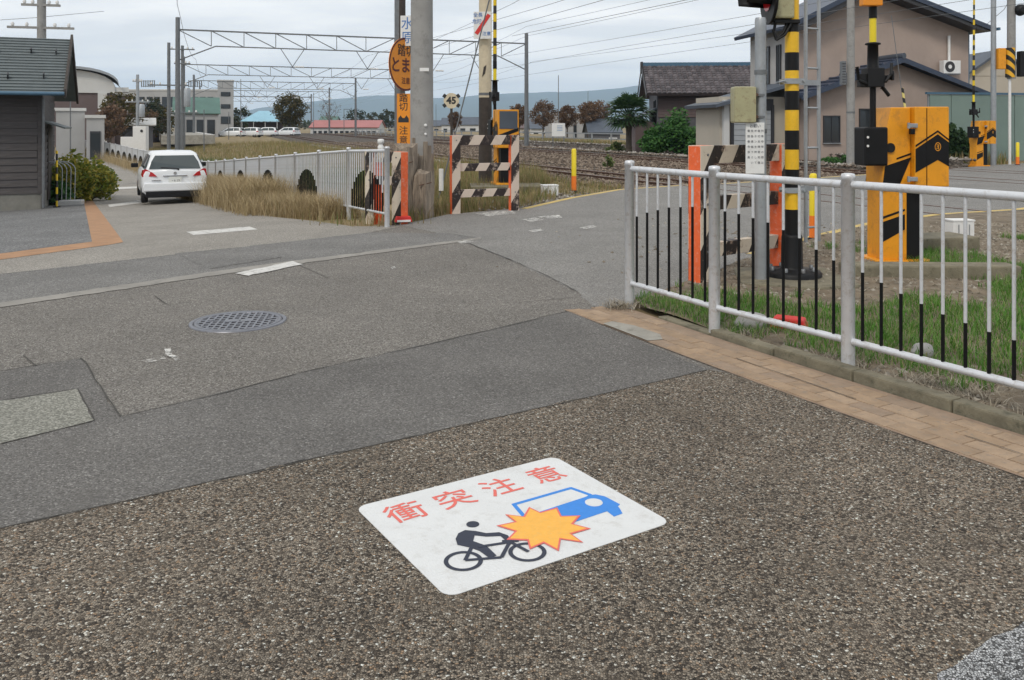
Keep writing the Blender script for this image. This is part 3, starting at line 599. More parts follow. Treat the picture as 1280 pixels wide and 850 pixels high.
# manhole
mh = empty('manhole_cover', (*GI(298, 402), .004), R(8), 'round cast iron manhole cover with slotted tread in the old asphalt', 'manhole')
mb = MB(); mb.lathe([(.346, -.03), (.346, .002), (.34, .004), (.318, .004), (.316, -.004)], n=48); mb.build('frame', 'iron', mh)
mb = MB(); mb.lathe([(.31, -.03), (.31, -.002)], n=48); mb.build('lid', 'iron_dark', mh)
mb = MB(); mb.lathe([(.312, -.02), (.312, .005), (.285, .005), (.283, -.003)], n=48); mb.build('lid_rim', 'iron', mh)
mb = MB()
for i in range(-6, 7):
    x = i * .046; hl = math.sqrt(max(.285 ** 2 - x * x, 0)); mb.box((x, 0, .001), (.015, 2 * hl, .008))
    if i < 6:
        xc = x + .023; hc = math.sqrt(max(.28 ** 2 - xc * xc, 0)); y = -hc + .02 + (i % 2) * .018
        while y < hc - .01: mb.box((xc, y, .0008), (.033, .026, .0075)); y += .072
mb.box((-.05, 0, .002), (.09, .07, .009)); mb.box((.06, 0, .002), (.09, .07, .009)); mb.build('tread', 'iron', mh)
for sx in (-.2, .22): MB().lathe([(.022, -.01), (.022, .009)], (sx, .03, 0), n=14).build('lift_eye', 'iron', mh)
# ================================================================== FENCES
def split_picket(h0, h1, hs, r=.0095):
    mb = MB()
    if hs > h0 + .01: mb.tube((0, 0, h0), (0, 0, min(hs, h1)), r * 1.03, n=8, mi=1)
    if hs < h1 - .01: mb.tube((0, 0, max(hs, h0)), (0, 0, h1), r, n=8, mi=0)
    return mb
nf = empty('guard_fence', (.943, 6.846, 0), 0, 'silver guard fence with black painted arch across its bars, along the brick border', 'fence')
FP = [(.943, 6.846), (1.406, 5.93), (1.971, 5.007), (2.5, 4.08), (3.03, 3.153), (3.56, 2.226)]
arch = [(0, .70), (.226, .772), (.511, .838), (.792, .867), (1.0, .87), (1.257, .857), (1.504, .824), (1.742, .757), (1.981, .653), (2.228, .6), (2.465, .522), (2.703, .459), (2.938, .42), (3.2, .39), (3.6, .36), (9, .3)]
def arch_z(s):
    for a, b in zip(arch[:-1], arch[1:]):
        if s <= b[0]: return a[1] + (b[1] - a[1]) * (s - a[0]) / (b[0] - a[0])
    return .3
dist = 0; org = Vector((.943, 6.846, 0))
for i, p in enumerate(FP):
    P = Vector((p[0], p[1], 0)) - org
    mb = MB(); mb.lathe([(.039, -.2), (.039, 1.135), (.041, 1.136), (.041, 1.155), (.036, 1.168), (.015, 1.172)], tuple(P), n=18); mb.build('post', 'fence_silver', nf)
    if i + 1 < len(FP):
        Q = Vector((FP[i + 1][0], FP[i + 1][1], 0)) - org; d = Q - P; l = d.length; d.normalize()
        MB().tube(P + Vector((0, 0, 1.105)) + d * .036, Q + Vector((0, 0, 1.105)) - d * .036, .0235, n=14).build('rail', 'fence_silver', nf)
        MB().tube(P + Vector((0, 0, .19)) + d * .036, Q + Vector((0, 0, .19)) - d * .036, .0205, n=14).build('rail', 'fence_silver', nf)
        npk = 7 if i == 0 else 8; sp = (l - .2) / (npk - 1)
        for k in range(npk):
            s = .1 + k * sp; hs = arch_z(dist + s); q = P + d * s
            split_picket(.19, 1.105, hs).build('bar', ['fence_silver', 'fence_black'], nf, tuple(q))
        dist += l
# lane fence with painted tunnels
lf = empty('lane_fence', (-1.8, 12.3, 0), 0, 'long silver fence with black tunnel arches painted on its bars, following the lane', 'fence')
org = Vector((-1.8, 12.3, 0)); far = MB(); zp = MB(); cache = {}
pm = MB(); pm.lathe([(.038, -.25), (.038, 1.13), (.04, 1.131), (.036, 1.16), (.015, 1.164)], n=12); pme = pm.mesh('post'); pme.materials.append(M['fence_silver'])
NP = 36
for i in range(NP + 1):
    (x, y), t = along(FL, i * 2.0); z = gz(x, y); P = Vector((x, y, z)) - org
    o = bpy.data.objects.new('post', pme); COL.objects.link(o); o.parent = lf; o.location = P
    if i == NP: break
    (x2, y2), _ = along(FL, (i + 1) * 2.0); Q = Vector((x2, y2, gz(x2, y2))) - org
    for h, r in ((1.1, .024), (.19, .02)): MB().tube(P + Vector((0, 0, h)), Q + Vector((0, 0, h)), r, n=8).build('rail', 'fence_silver', lf)
    nb = 16
    for k in range(nb):
        f = (k + .75) / (nb + .5); xx = (f - .5) * 2.0; hs = .19
        if i % 2 == 0 and i < 14: hs = .19 + .62 * math.sqrt(max(0, 1 - (xx / .9) ** 2)) if abs(xx) < .9 else .19
        elif i >= 14: hs = .19 + .55 * math.sqrt(max(0, 1 - (xx / .75) ** 2)) if abs(xx) < .75 else .19
        q = P.lerp(Q, f)
        if i < 18:
            key = round(hs, 3)
            if key not in cache: cache[key] = split_picket(.19, 1.1, hs, .0115).mesh('bar'); cache[key].materials.append(M['fence_silver']); cache[key].materials.append(M['fence_black'])
            o = bpy.data.objects.new('bar', cache[key]); COL.objects.link(o); o.parent = lf; o.location = q
        else:
            if hs > .2: far.tube(q + Vector((0, 0, .19)), q + Vector((0, 0, hs)), .012, n=5, mi=1)
            far.tube(q + Vector((0, 0, hs)), q + Vector((0, 0, 1.1)), .012, n=5)
far.build('distant_bars', ['fence_silver', 'fence_black'], lf)['kind'] = 'stuff'
# ================================================================== BOARD BARRIERS
def board_barrier(p0, p1, h, face, wp, th, label, zb=0.0, rails=3, mid=True):
    """two striped upright boards with orange edges carrying striped cross boards; faces local -y"""
    p0, p1 = Vector(p0), Vector(p1); L_ = (p1 - p0).length; a = math.atan2(p1.y - p0.y, p1.x - p0.x)
    root = empty('board_barrier', (p0.x, p0.y, zb), a, label, 'barrier', 'striped board barriers beside the crossing')
    fm = [1, 1, 0, 0, 1, 1]
    for x in (0, L_):
        MB().box((x + (wp / 2 if x == 0 else -wp / 2), 0, h / 2 - .06), (wp, th, h + .12), fm).build('upright_board', [face, 'board_orange'], root, bevel=.006)
    zs = [h - .085, h * .58, h * .24][:rails]
    for z in zs:
        hh = .165 if z == zs[0] else .13
        MB().box((L_ / 2, -.004 if z == zs[0] else .01, z), (L_ - 2 * wp + (0 if z != zs[0] else -.004), th * .55, hh), [1, 1, 0, 0, 1, 0]).build('cross_board', [face, 'board_orange'], root, bevel=.004)
    for x in (wp * .5, L_ - wp * .5):
        for z in zs: MB().lathe([(.011, -th / 2 - .008), (.011, -th / 2)], (x, 0, z), n=8, axis='Y').build('bolt', 'galv_dark', root)
    return root
board_barrier(G(868, 357), G(984, 337), 1.27, 'board_stripe', .19, .15, 'orange edged striped board barrier behind the silver guard fence')
board_barrier((-1.02, 14.25), (.1, 14.75), 1.29, 'board_stripe_l', .15, .12, 'worn orange striped board barrier beside the concrete pole')
bb = board_barrier((-2.22, 13.22), (-1.60, 12.70), 1.06, 'board_stripe', .2, .15, 'orange striped board barrier tucked behind the end post of the lane fence', rails=2)
for k, x in enumerate((-.06, .24, .38)):                             # upright orange slats seen through the fence
    MB().box((x, .02, .5), (.035, .05, 1.02)).build('slat', 'board_orange', bb)
def wheel_stop(p, rz, label, s=1):
    r = empty('marker_block', (*p, .02), rz, label, 'block')
    MB().prism([(-.13, 0), (.13, 0), (.1, .085), (-.1, .085)], -.06, .06).build('block', 'sign_red', r, bevel=.012)
    MB().box((0, -.001, .02), (.2, .126, .03)).build('reflector', 'white_paint' if s else 'tail_red', r)
wheel_stop(G(504, 279), .3, 'red and white marker block at the foot of the lane fence post')
wheel_stop((1.95, 6.0), -.5, 'red marker block lying in the grass under the guard fence', 0)
def rock(name, loc, s, material, label, seed):
    bm = bmesh.new(); bmesh.ops.create_icosphere(bm, subdivisions=3, radius=1)
    for v in bm.verts: v.co = Vector((v.co.x * s[0], v.co.y * s[1], v.co.z * s[2])) * (1 + .22 * mn.noise(v.co * 1.4 + Vector((seed, 0, 0))))
    for f in bm.faces: f.smooth = True
    me = bpy.data.meshes.new(name); bm.to_mesh(me); bm.free(); return prop(meshobj(name, me, material, None, loc), label, 'rock')
rock('boulder', (1.70, 6.05, .06), (.115, .09, .075), 'concrete_pole', 'smooth grey boulder beside the guard fence foot', 2)
rock('boulder', (2.55, 5.3, .05), (.07, .06, .05), 'concrete_pole', 'small grey stone in the green verge grass', 5)
# ================================================================== CROSSING GATE MACHINES
def cpx(x, y): return ((x - 150) * .002465, (330 - (100 + y / 3.4)) * .00838)
def gate_machine(loc, rz, label, zb=0.0, arm_h=6.2, sc=1.0):
    r = empty('gate_machine', (*loc, zb), rz, label, 'gate machine', 'crossing gate machines')
    r.scale = (sc,) * 3
    MB().prism([(-.08, 0), (.0, -.06), (.52, -.06), (.58, .02), (.58, .3), (.5, .4), (0, .4), (-.08, .32)], -.03, .035, plane='XY').build('base_plate', 'machine_orange', r, bevel=.006)
    MB().box((.15, .17, .42), (.30, .32, .78)).build('pedestal', 'machine_orange', r, bevel=.01)
    MB().box((.40, .17, .42), (.198, .26, .77)).build('pedestal_side', 'black_paint', r, bevel=.01)
    MB().prism([(.0, .803), (.33, .803), (.33, 1.62), (.10, 1.62), (.05, 1.42), (0.0, 1.3)], -.02, .36).build('gear_housing', 'machine_orange', r, bevel=.012)
    cab = MB().prism([(.335, .800), (.74, .800), (.74, 1.625), (.335, 1.625)], -.09, .38).build('cabinet', 'machine_orange', r, bevel=.012)
    MB().box((.475, -.092, 1.21), (.006, .008, .80)).build('door_seam', 'black_paint', cab)
    for z in (1.43, .88):
        hg = MB().box((.305, -.10, z), (.10, .04, .045)).build('hinge', 'galv', r, bevel=.006); MB().lathe([(.016, -.03), (.016, .03)], (.255, -.105, z), n=10).build('hinge_pin', 'galv', hg)
    MB().box((.29, -.11, 1.37), (.05, .05, .06)).build('latch', 'black_paint', r, bevel=.008)
    for yy, sg in ((-.093, 1), (.383, -1)):                          # painted chevrons on both faces
        q = lambda ps: [cpx(*p) for p in ps]
        for ps in ([(289, 300), (395, 238), (448, 272), (448, 372), (395, 345), (289, 398)], [(289, 283), (395, 221), (448, 258), (448, 265), (395, 229), (289, 292)]):
            MB().prism(q(ps), yy - .0015, yy + .0015).build('chevron', 'black_paint', r)
        for ps in ([(285, 335), (160, 372), (150, 440), (150, 472), (232, 446)], [(284, 316), (215, 338), (215, 345), (284, 324)]):
            MB().prism(q(ps), (-.023 if sg > 0 else .363) - .0015, (-.023 if sg > 0 else .363) + .0015).build('chevron', 'black_paint', r)
        for ps in ([(157, 608), (262, 576), (262, 640), (157, 692)], [(157, 585), (262, 553), (262, 562), (157, 595)]):
            yb = .008 if sg > 0 else .332
            MB().prism(q(ps), yb - .0015, yb + .0015).build('chevron', 'black_paint', r)
        cx0, cz0 = cpx(395, 290)
        mbr = MB(); n = 24
        for r0, r1 in ((.03, .036),):
            mbr.add([(cx0 + a * math.cos(6.2832 * i / n), yy - .002 * sg, cz0 + a * 1.25 * math.sin(6.2832 * i / n)) for a in (r0, r1) for i in range(n)], [(i, (i + 1) % n, n + (i + 1) % n, n + i) for i in range(n)])
        mbr.box((cx0, yy - .002 * sg, cz0 + .018), (.03, .001, .007)); mbr.box((cx0, yy - .002 * sg, cz0), (.024, .001, .006)); mbr.box((cx0 + .008, yy - .002 * sg, cz0 - .004), (.007, .001, .05)); mbr.box((cx0 - .01, yy - .002 * sg, cz0 - .016), (.018, .001, .006))
        mbr.build('emblem', 'machine_orange', r)
    # arm drive
    dr = MB().box((-.10, .06, 1.215), (.27, .26, .40)).build('arm_drive', 'black_paint', r, bevel=.02)
    for z in (1.31, 1.22): MB().lathe([(.013, -.078), (.013, -.07)], (-.205, 0, z), n=10, axis='Y').build('bolt', 'white_paint', dr)
    MB().lathe([(.15, -.075), (.155, -.06), (.155, .2), (.15, .21)], (.085, .06, 1.2), n=28, axis='Y').build('drive_wheel', 'black_paint', r)
    MB().lathe([(.05, -.1), (.05, -.07)], (.085, .06, 1.2), n=16, axis='Y').build('wheel_hub', 'plastic_black', r)
    ax = -.075
    a = MB(); a.tube((ax, .06, 1.40), (ax, .06, 1.95), .034, n=14); a.build('arm_post', 'black_paint', r)
    hb = MB(); hb.box((ax, .06, 1.93), (.2, .16, .2)); hb.box((ax - .12, .04, 1.9), (.12, .08, .14)); hb.box((ax + .13, .04, 1.93), (.14, .06, .05)); hb.tube((ax + .08, .0, 1.83), (ax + .16, 0, 1.74), .022, n=8); hb.tube((ax + .2, 0, 1.9), (ax + .2, 0, 2.0), .02, n=8); hb.path([(ax - .1, .0, 1.86), (ax - .2, 0, 1.9), (ax - .22, 0, 2.04)], .02, 6); hb.path([(ax + .1, -.02, 1.88), (ax + .17, -.02, 1.96), (ax + .18, -.02, 2.08)], .018, 6); hb.build('arm_clamp', 'plastic_black', r, bevel=.01)
    MB().lathe([(.078, 1.98), (.078, 2.0), (.062, 2.06), (.058, 2.27), (.085, 2.275), (.085, 2.29), (.04, 2.3)], (ax, .06, 0), n=18).build('arm_socket', 'black_paint', r)
    MB().tube((ax, .06, 2.3), (ax, .06, 2.55), .038, n=14).build('arm_sleeve', 'lemon_paint', r)
    MB().tube((ax, .06, 2.55), (ax, .06, 2.72), .045, n=14).build('arm_collar', 'black_paint', r)
    MB().tube((ax, .06, 2.6), (ax + .02, .06, arm_h), .042, .03, n=12).build('barrier_arm', 'arm_stripe', r)
    return r
gm = gate_machine((3.84, 8.86), R(3), 'orange gate machine with black chevrons standing behind the silver guard fence', .02)
gm.scale = (.9, 1, 1)
bx_ = MB().box((-.13, .0, 2.80), (.23, .10, .26)).build('arm_sign', 'sign_orange', gm, bevel=.01)
o = meshobj('lettering', text_mesh('踏切', .10, .001), 'sign_text', bx_, (-.13, -.052, 2.80)); o.rotation_euler = (R(90), 0, 0)
g2 = gate_machine((-.42, 19.0), R(-74), 'orange gate machine on a concrete footing beyond the worn board barrier', .17, 6.6)
MB().box((.745, .145, 1.40), (.012, .40, .38)).build('side_panel', 'roof_slate', g2, bevel=.004)
for z in (1.0, .86): MB().prism([(-.08, z), (.37, z + .16), (.37, z + .08 + .16), (-.08, z + .08)], .7405, .743, plane='YZ').build('chevron', 'black_paint', g2)
gate_machine((16.55, 30.4), R(14), 'distant orange gate machine across the tracks before the green screen', .0, 6.4)
def footing(poly, z0, z1, label):
    mb = MB(); mb.prism(poly, z0, z1, plane='XY'); return prop(mb.build('concrete_footing', 'concrete_mossy', bevel=.02), label, 'footing')
footing([(3.62, 8.62), (4.62, 8.66), (4.62, 9.45), (3.62, 9.4)], -.2, -.012, 'low concrete footing under the orange gate machine by the guard fence').location.z = .0
footing([(4.55, 9.55), (5.35, 9.75), (5.25, 10.25), (4.45, 10.05)], -.2, .18, 'weathered concrete block beside the near gate machine')
footing([(-.85, 17.9), (.72, 18.1), (.62, 19.3), (-.95, 19.1)], -.2, .165, 'concrete footing carrying the gate machine past the worn barrier')
footing([(2.05, 7.62), (2.6, 7.4), (3.1, 7.55), (3.1, 8.5), (2.2, 8.5)], -.2, .045, 'low concrete slab around the signal post foot')
footing([(3.15, 8.0), (4.75, 7.95), (4.75, 8.2), (3.15, 8.25)], -.2, .14, 'long low concrete beam in the verge before the gate machine')
def cable_box(loc, s, rz, label):
    r = empty('cable_box', loc, rz, label, 'box'); MB().box((0, 0, s[2] / 2), s).build('case', 'white_paint', r, bevel=.012); MB().box((0, 0, s[2] + .012), (s[0] * 1.06, s[1] * 1.06, .022)).build('lid', 'white_paint', r, bevel=.005)
    for x in (-.25, .25): MB().box((x * s[0], -s[1] / 2 - .003, s[2] * .5), (.012, .008, s[2] * .7)).build('rib', 'galv', r)
cable_box((5.63, 10.75, .02), (.28, .2, .23), .1, 'small white cable box on the verge gravel')
MB_ = MB(); 
cable_box((.78, 17.75, .0), (.32, .25, .2), .2, 'low white cable box beside the concrete gate footing')
# ================================================================== SIGNAL POST + LADDER
sp_ = empty('signal_post', (2.63, 8.02, .045), 0, 'black and yellow banded crossing signal post with ladder', 'signal post')
seg = [(.0, .40, 1), (.40, .62, 1), (.62, .80, 0), (.80, .995, 1), (.995, 1.18, 0), (1.18, 1.36, 1), (1.36, 1.55, 0), (1.55, 1.73, 1), (1.73, 1.92, 0), (1.92, 2.09, 1), (2.09, 2.28, 0), (2.28, 2.38, 1), (2.38, 2.62, 0), (2.62, 2.8, 1), (2.8, 3.0, 0), (3.0, 3.18, 1), (3.18, 3.4, 0)]
mb = MB()
for a, b, k in seg: mb.tube((0, 0, a), (0, 0, b), .064, n=24, mi=k, caps=(a == 0 or b > 3.3))
mb.build('post', ['yellow_paint', 'black_paint'], sp_)
MB().lathe([(.27, -.05), (.27, .03), (.25, .05), (.11, .06), (.1, .08), (.095, .36), (.09, .38), (.066, .385)], n=28).build('base_flange', 'black_paint', sp_)
for k in range(8):
    t = k * math.pi / 4 + .2; MB().lathe([(.02, .05), (.02, .085), (.008, .09)], (.2 * math.cos(t), .2 * math.sin(t), 0), n=6).build('bolt', 'galv_dark', sp_)
lad = MB(); lp = [Vector((.205, .22, 0)), Vector((.36, .30, 0))]
ld = empty('ladder', (0, 0, 0)); ld.parent = sp_
for p in lp: MB().tube(p + Vector((0, 0, .28)), p + Vector((0, 0, 3.6)), .018, n=12).build('ladder_rail', 'galv', ld)
for k in range(9): MB().tube(lp[0] + Vector((0, 0, .42 + k * .385)), lp[1] + Vector((0, 0, .42 + k * .385)), .011, n=8).build('rung', 'galv', ld)
for z in (.80, 1.82):
    c = MB(); c.box((0, -.068, z), (.19, .012, .05)); c.box((.0, .075, z), (.19, .012, .05)); c.box((.2, .2, z), (.36, .014, .05), rz=R(28)); c.lathe([(.012, -.1), (.012, .09)], (-.085, 0, z), n=8, axis='Y'); c.lathe([(.012, -.1), (.012, .09)], (.085, 0, z), n=8, axis='Y'); c.build('clamp', 'galv', sp_)
# flashing light unit, its hood turned to the left
fl = MB(); fl.lathe([(.11, .20), (.135, .17), (.135, -.02), (.12, -.06), (.05, -.09)], (-.14, -.02, 2.52), n=24, axis='X'); 
sg = empty('signal_lamp', (0, 0, 0)); sg.parent = sp_
MB().box((-.11, -.02, 2.55), (.19, .22, .30)).build('lamp_housing', 'khaki_metal', sg, bevel=.02)
MB().lathe([(.245, -.02), (.25, -.01), (.25, .0), (.245, .01)], (-.215, -.02, 2.60), n=32, axis='X').build('target_disc', 'plastic_black', sg)
hd = MB(); n = 20; vs = []
for k, (xx, rr, z_) in enumerate(((-.225, .15, 0), (-.47, .165, .03))):
    for i in range(n + 1): t = math.pi * (-.18 + 1.36 * i / n); vs.append((xx, -.02 + rr * math.cos(t), 2.60 + rr * math.sin(t) + z_))
hd.add(vs, [(i, i + 1, n + 2 + i, n + 1 + i) for i in range(n)], 0, True); o = hd.build('hood', 'plastic_black', sg); o.modifiers.new('thick', 'SOLIDIFY').thickness = .006
MB().lathe([(.125, -.012), (.11, .0)], (-.23, -.02, 2.60), n=24, axis='X').build('lens', 'tail_red', sg)
MB().box((-.07, -.02, 2.375), (.24, .14, .04)).build('bracket', 'plastic_black', sg, bevel=.008)
cab_ = MB(); cab_.path([(-.06, -.05, 2.37), (-.1, -.06, 2.27), (-.16, -.06, 2.22), (-.19, -.06, 2.28), (-.17, -.06, 2.38)], .014, 8); cab_.path([(-.02, -.07, 2.37), (-.09, -.08, 2.25), (-.17, -.07, 2.2), (-.2, -.07, 2.3)], .012, 8); cab_.build('cable', 'plastic_black', sp_)
# grey steel pole with relay box and notice
gp = empty('steel_pole', (2.28, 7.83, .04), 0, 'plain grey steel pole carrying a khaki relay box and white notice', 'pole')
MB().lathe([(.052, -.1), (.052, 1.52), (.05, 2.28), (.052, 2.3), (.052, 2.38), (.045, 2.4)], n=18).build('pole', 'galv', gp)
for z in (1.36, 1.9): MB().lathe([(.058, z - .02), (.058, z + .02)], n=18).build('band', 'galv_dark', gp)
rb = MB().box((-.165, -.02, 1.60), (.2, .16, .33)).build('relay_box', 'khaki_metal', gp, bevel=.018)
MB().box((-.165, -.103, 1.60), (.19, .008, .318)).build('relay_lid', 'khaki_metal', rb, bevel=.004)
for z in (1.69, 1.49):
    MB().box((-.03, -.05, z), (.1, .03, .02)).build('mount', 'galv_dark', rb); MB().lathe([(.016, -.09), (.016, -.04)], (-.06, 0, z), n=8, axis='Y').build('bolt', 'rust', rb)
nb_ = MB().box((-.07, -.066, 1.205), (.17, .012, .465)).build('notice_board', 'white_paint', gp, bevel=.003)
for i in range(5):
    for j, ch in enumerate(('列車非常の際は', '踏切支障報知器', 'ボタンを押して', '至急連絡下さい', '電話番号係員')[i]):
        o = meshobj('lettering', text_mesh(ch, .024, .0002), 'grey_text', nb_, (-.005 - i * .031, -.0735, 1.36 - j * .048)); o.rotation_euler = (R(90), 0, 0)
o = meshobj('lettering', text_mesh('お願い', .034, .0004), 'grey_text', nb_, (-.07, -.0735, 1.405)); o.rotation_euler = (R(90), 0, 0)
# delineator posts
def delineator(loc, h, r, label):
    e = empty('delineator_post', (*loc, -.02), 0, label, 'marker post', 'yellow and orange delineators')
    MB().lathe([(r, .0), (r, h * .38)], n=14).build('lower_sleeve', 'delin_orange', e); MB().lathe([(r * .98, h * .38), (r * .98, h * .97), (r * .7, h), (r * .2, h * 1.005)], n=14).build('upper_sleeve', 'lemon_paint', e)
    MB().lathe([(r * 1.5, -.01), (r * 1.5, .035), (r * 1.05, .05)], n=14).build('base', 'plastic_black', e)
delineator((1.36, 18.75), .96, .055, 'yellow and orange delineator between crossing edge and rails')
delineator((3.83, 10.85), .86, .05, 'yellow and orange delineator behind the ladder of the signal post')
delineator((18.6, 31.4), .85, .06, 'yellow and orange delineator beside the far gate')
# ================================================================== POLES AND SIGNS AT THE CROSSING
def sign_text(txt, size, material, parent, loc, rx=90, rz=0, bold=.001, sx=1.0):
    o = meshobj('lettering', text_mesh(txt, size, bold), material, parent, loc); o.rotation_euler = (R(rx), 0, R(rz)); o.scale = (sx, 1, 1); return o
cp = empty('concrete_pole', (-1.50, 14.2, -.05), 0, 'thick grey concrete utility pole rising from weeds beside the lane fence', 'pole')
MB().lathe([(.205, -.3), (.195, 1.0), (.185, 3), (.172, 6.5), (.165, 9)], n=28).build('pole', 'concrete_pole', cp)
for z in (2.42,): MB().box((.06, -.178, z), (.15, .02, .055)).build('number_plate', 'white_paint', cp)
for z, s in ((1.505, .026), (1.36, .022)): MB().lathe([(s, -.02), (s * .6, -.035)], (.08, -.165, z), n=12, axis='Y').build('step_stud', 'white_paint', cp)
mb = MB()
for k in range(7):
    a = R(-150 + k * 21); mb.box((.19 * math.cos(a), .19 * math.sin(a), .55 + .06 * math.sin(k * 2.1)), (.075, .035, 1.15 + .25 * math.sin(k * 1.7)), rz=a + math.pi / 2)
mb.build('wood_guard', 'wood_old', cp, bevel=.008)
def stump(loc, s, label, rx=0):
    e = empty('timber_post', (*loc, -.1), R(20), label, 'timber', 'old timber posts')
    mb = MB(); n = 8; rings = 6; vs = []
    for j in range(rings):
        z = s[2] * j / (rings - 1)
        for i in range(n):
            t = 2 * math.pi * i / n; q = .72 + .28 * abs(math.cos(2 * t)) + random.uniform(-.07, .07)
            vs.append((s[0] * .62 * math.cos(t) * q, s[1] * .62 * math.sin(t) * q, z + (random.uniform(-.07, .05) if j == rings - 1 else 0)))
    mb.add(vs, [(j * n + i, j * n + (i + 1) % n, (j + 1) * n + (i + 1) % n, (j + 1) * n + i) for j in range(rings - 1) for i in range(n)] + [tuple(range((rings - 1) * n, rings * n))]); mb.build('post', 'wood_old', e)
    MB().tube((-.1, -s[1] * .5, s[2] * .75), (.1, -s[1] * .52, s[2] * .8), .008, n=6).build('wire_tie', 'rust', e)
stump((-1.72, 13.72), (.32, .26, 1.22), 'split weathered timber post leaning by the concrete pole')
stump((-1.42, 13.72), (.28, .22, .8), 'short rotten timber stub at the foot of the concrete pole')
# steel pole with the crossing signs
sp2 = empty('sign_pole', (-2.09, 15.9, -.05), 0, 'brown steel pole carrying the round orange crossing sign', 'pole')
MB().lathe([(.10, -.2), (.10, 4.2), (.085, 7.5)], n=16).build('pole', 'galv_dark', sp2)
MB().lathe([(.101, 2.2), (.1012, 4.25)], (.006, 0, 0), n=16).build('pole_wrap', 'dark_brown', sp2)
rs = empty('round_sign', (-1.965, 15.76, 2.58), R(60), 'round orange stop sign with dark red rim on the steel pole', 'sign')
MB().lathe([(.49, 0), (.49, .012)], n=40, axis='Y').build('panel', 'sign_orange', rs)
o = ring('rim', (0, 0), .455, .492, 0, 'dark_red', rs, 48); o.rotation_euler = (R(90), 0, 0); o.location = (0, -.003, 0)
sign_text('踏切', .24, 'sign_text', rs, (0, -.006, .24)); sign_text('とまれ', .30, 'dark_red', rs, (0, -.006, -.04), bold=.006); sign_text('注意', .13, 'dark_red', rs, (0, -.006, -.31))
MB().tube((0, .012, .1), (0, .10, .1), .02, n=8).build('bracket', 'galv_dark', rs)
ys = empty('plate_sign', (-2.0, 15.75, 1.55), R(-8), 'narrow orange warning plate under the round sign', 'sign')
MB().box((0, 0, 0), (.25, .012, .98)).build('panel', 'sign_orange', ys)
for ch, z, s in (('踏', .40, .17), ('切', .24, .17), ('注', -.2, .17), ('意', -.38, .17)): sign_text(ch, s, 'sign_text', ys, (0, -.008, z))
MB().prism([(-.1, -.04), (.1, -.04), (.1, .03), (.055, .09), (.02, .04), (-.02, .04), (-.055, .09), (-.1, .03)], -.009, -.007).build('symbol', 'sign_text', ys)
bs2 = empty('name_plate', (-1.93, 15.75, 3.2), R(-8), 'white plate with blue lettering high on the sign pole', 'sign')
MB().box((0, 0, 0), (.26, .012, .56)).build('panel', 'white_paint', bs2); sign_text('水', .24, 'sign_blue', bs2, (0, -.008, .12)); sign_text('原', .24, 'sign_blue', bs2, (0, -.008, -.14))
# cream pole with crossing notice, behind the left gate
cr_ = empty('cream_pole', (-.62, 19.8, -.05), 0, 'cream pole with dark lower part behind the worn board barrier', 'pole')
MB().lathe([(.155, -.2), (.15, 2.15)], n=20).build('lower_section', 'dark_brown', cr_); MB().lathe([(.15, 2.15), (.142, 7.5)], n=20).build('upper_section', 'cream_paint', cr_)
MB().lathe([(.154, 2.2), (.154, 2.26)], n=20).build('band', 'galv_dark', cr_); MB().prism([(-.07, 2.62), (.0, 2.7), (.03, 2.9), (-.03, 2.85)], -.156, -.15).build('peeling_patch', 'dark_brown', cr_)
ns = empty('notice_sign', (-.68, 19.55, 3.75), R(-6), 'white notice with red diagonal bar on the cream pole', 'sign')
MB().box((0, 0, 0), (.40, .012, .62)).build('panel', 'white_paint', ns); MB().prism(band((-.14, -.2), (.16, .24), .09), -.011, -.008).build('red_bar', 'sign_red', ns)
sign_text('全長', .11, 'sign_blue', ns, (-.1, -.009, .23)); sign_text('危険', .11, 'sign_blue', ns, (-.12, -.009, .08)); sign_text('注意', .1, 'sign_blue', ns, (.1, -.009, -.2))
# far side: mast, arm box, hooded lamp, white pole
fp = empty('signal_mast', (18.05, 32.0, 0), 0, 'tall grey signal mast with orange box behind the far gate', 'mast')
MB().lathe([(.10, -.2), (.09, 7)], n=12).build('mast', 'galv', fp); MB().box((.22, -.1, 3.95), (.28, .2, .78)).build('signal_box', 'machine_orange', fp, bevel=.02)
up = empty('utility_pole', (18.6, 31.9, 0), 0, 'slender utility pole with striped guard and round lamp by the far gate', 'pole')
MB().lathe([(.05, -.2), (.05, 3.3)], n=10).build('lower_pipe', 'white_paint', up); MB().lathe([(.15, 3.2), (.14, 8)], (.06, 0, 0), n=14).build('pole', 'concrete_pole', up)
MB().lathe([(.17, 3.25), (.17, 4.35)], (.02, 0, 0), n=16).build('striped_guard', 'hood_stripe', up)
MB().lathe([(.10, -.32), (.2, -.26), (.22, -.1), (.12, .05)], (.32, 0, 5.75), n=18, axis='Y').build('lamp', 'plastic_black', up); MB().box((.4, -.05, 3.75), (.22, .25, .95)).build('signal_hood', 'plastic_black', up, bevel=.03)
MB().tube((.06, 0, 5.6), (.32, 0, 5.7), .03, n=8).build('lamp_arm', 'galv_dark', up)
tp2 = empty('utility_pole', (12.3, 31.0, 0), 0, 'brown concrete pole with cabinet in front of the tan house', 'pole')
MB().lathe([(.15, -.3), (.13, 6.6)], n=14).build('pole', 'concrete_pole', tp2); cbx = MB().box((-.32, -.1, 3.35), (.16, .22, .86)).build('cabinet', 'galv_dark', tp2, bevel=.01)
for k in range(8): MB().box((-.32, -.213, 3.02 + k * .095), (.13, .008, .03)).build('louvre', 'trim_dark', cbx)
MB().lathe([(.15, 1.9), (.15, 1.96)], n=14).build('band', 'galv_dark', tp2)
gw = empty('guy_wire', (14.4, 30.4, 1.9), 0, 'thin guy wire in a striped yellow and black sleeve before the house', 'wire')
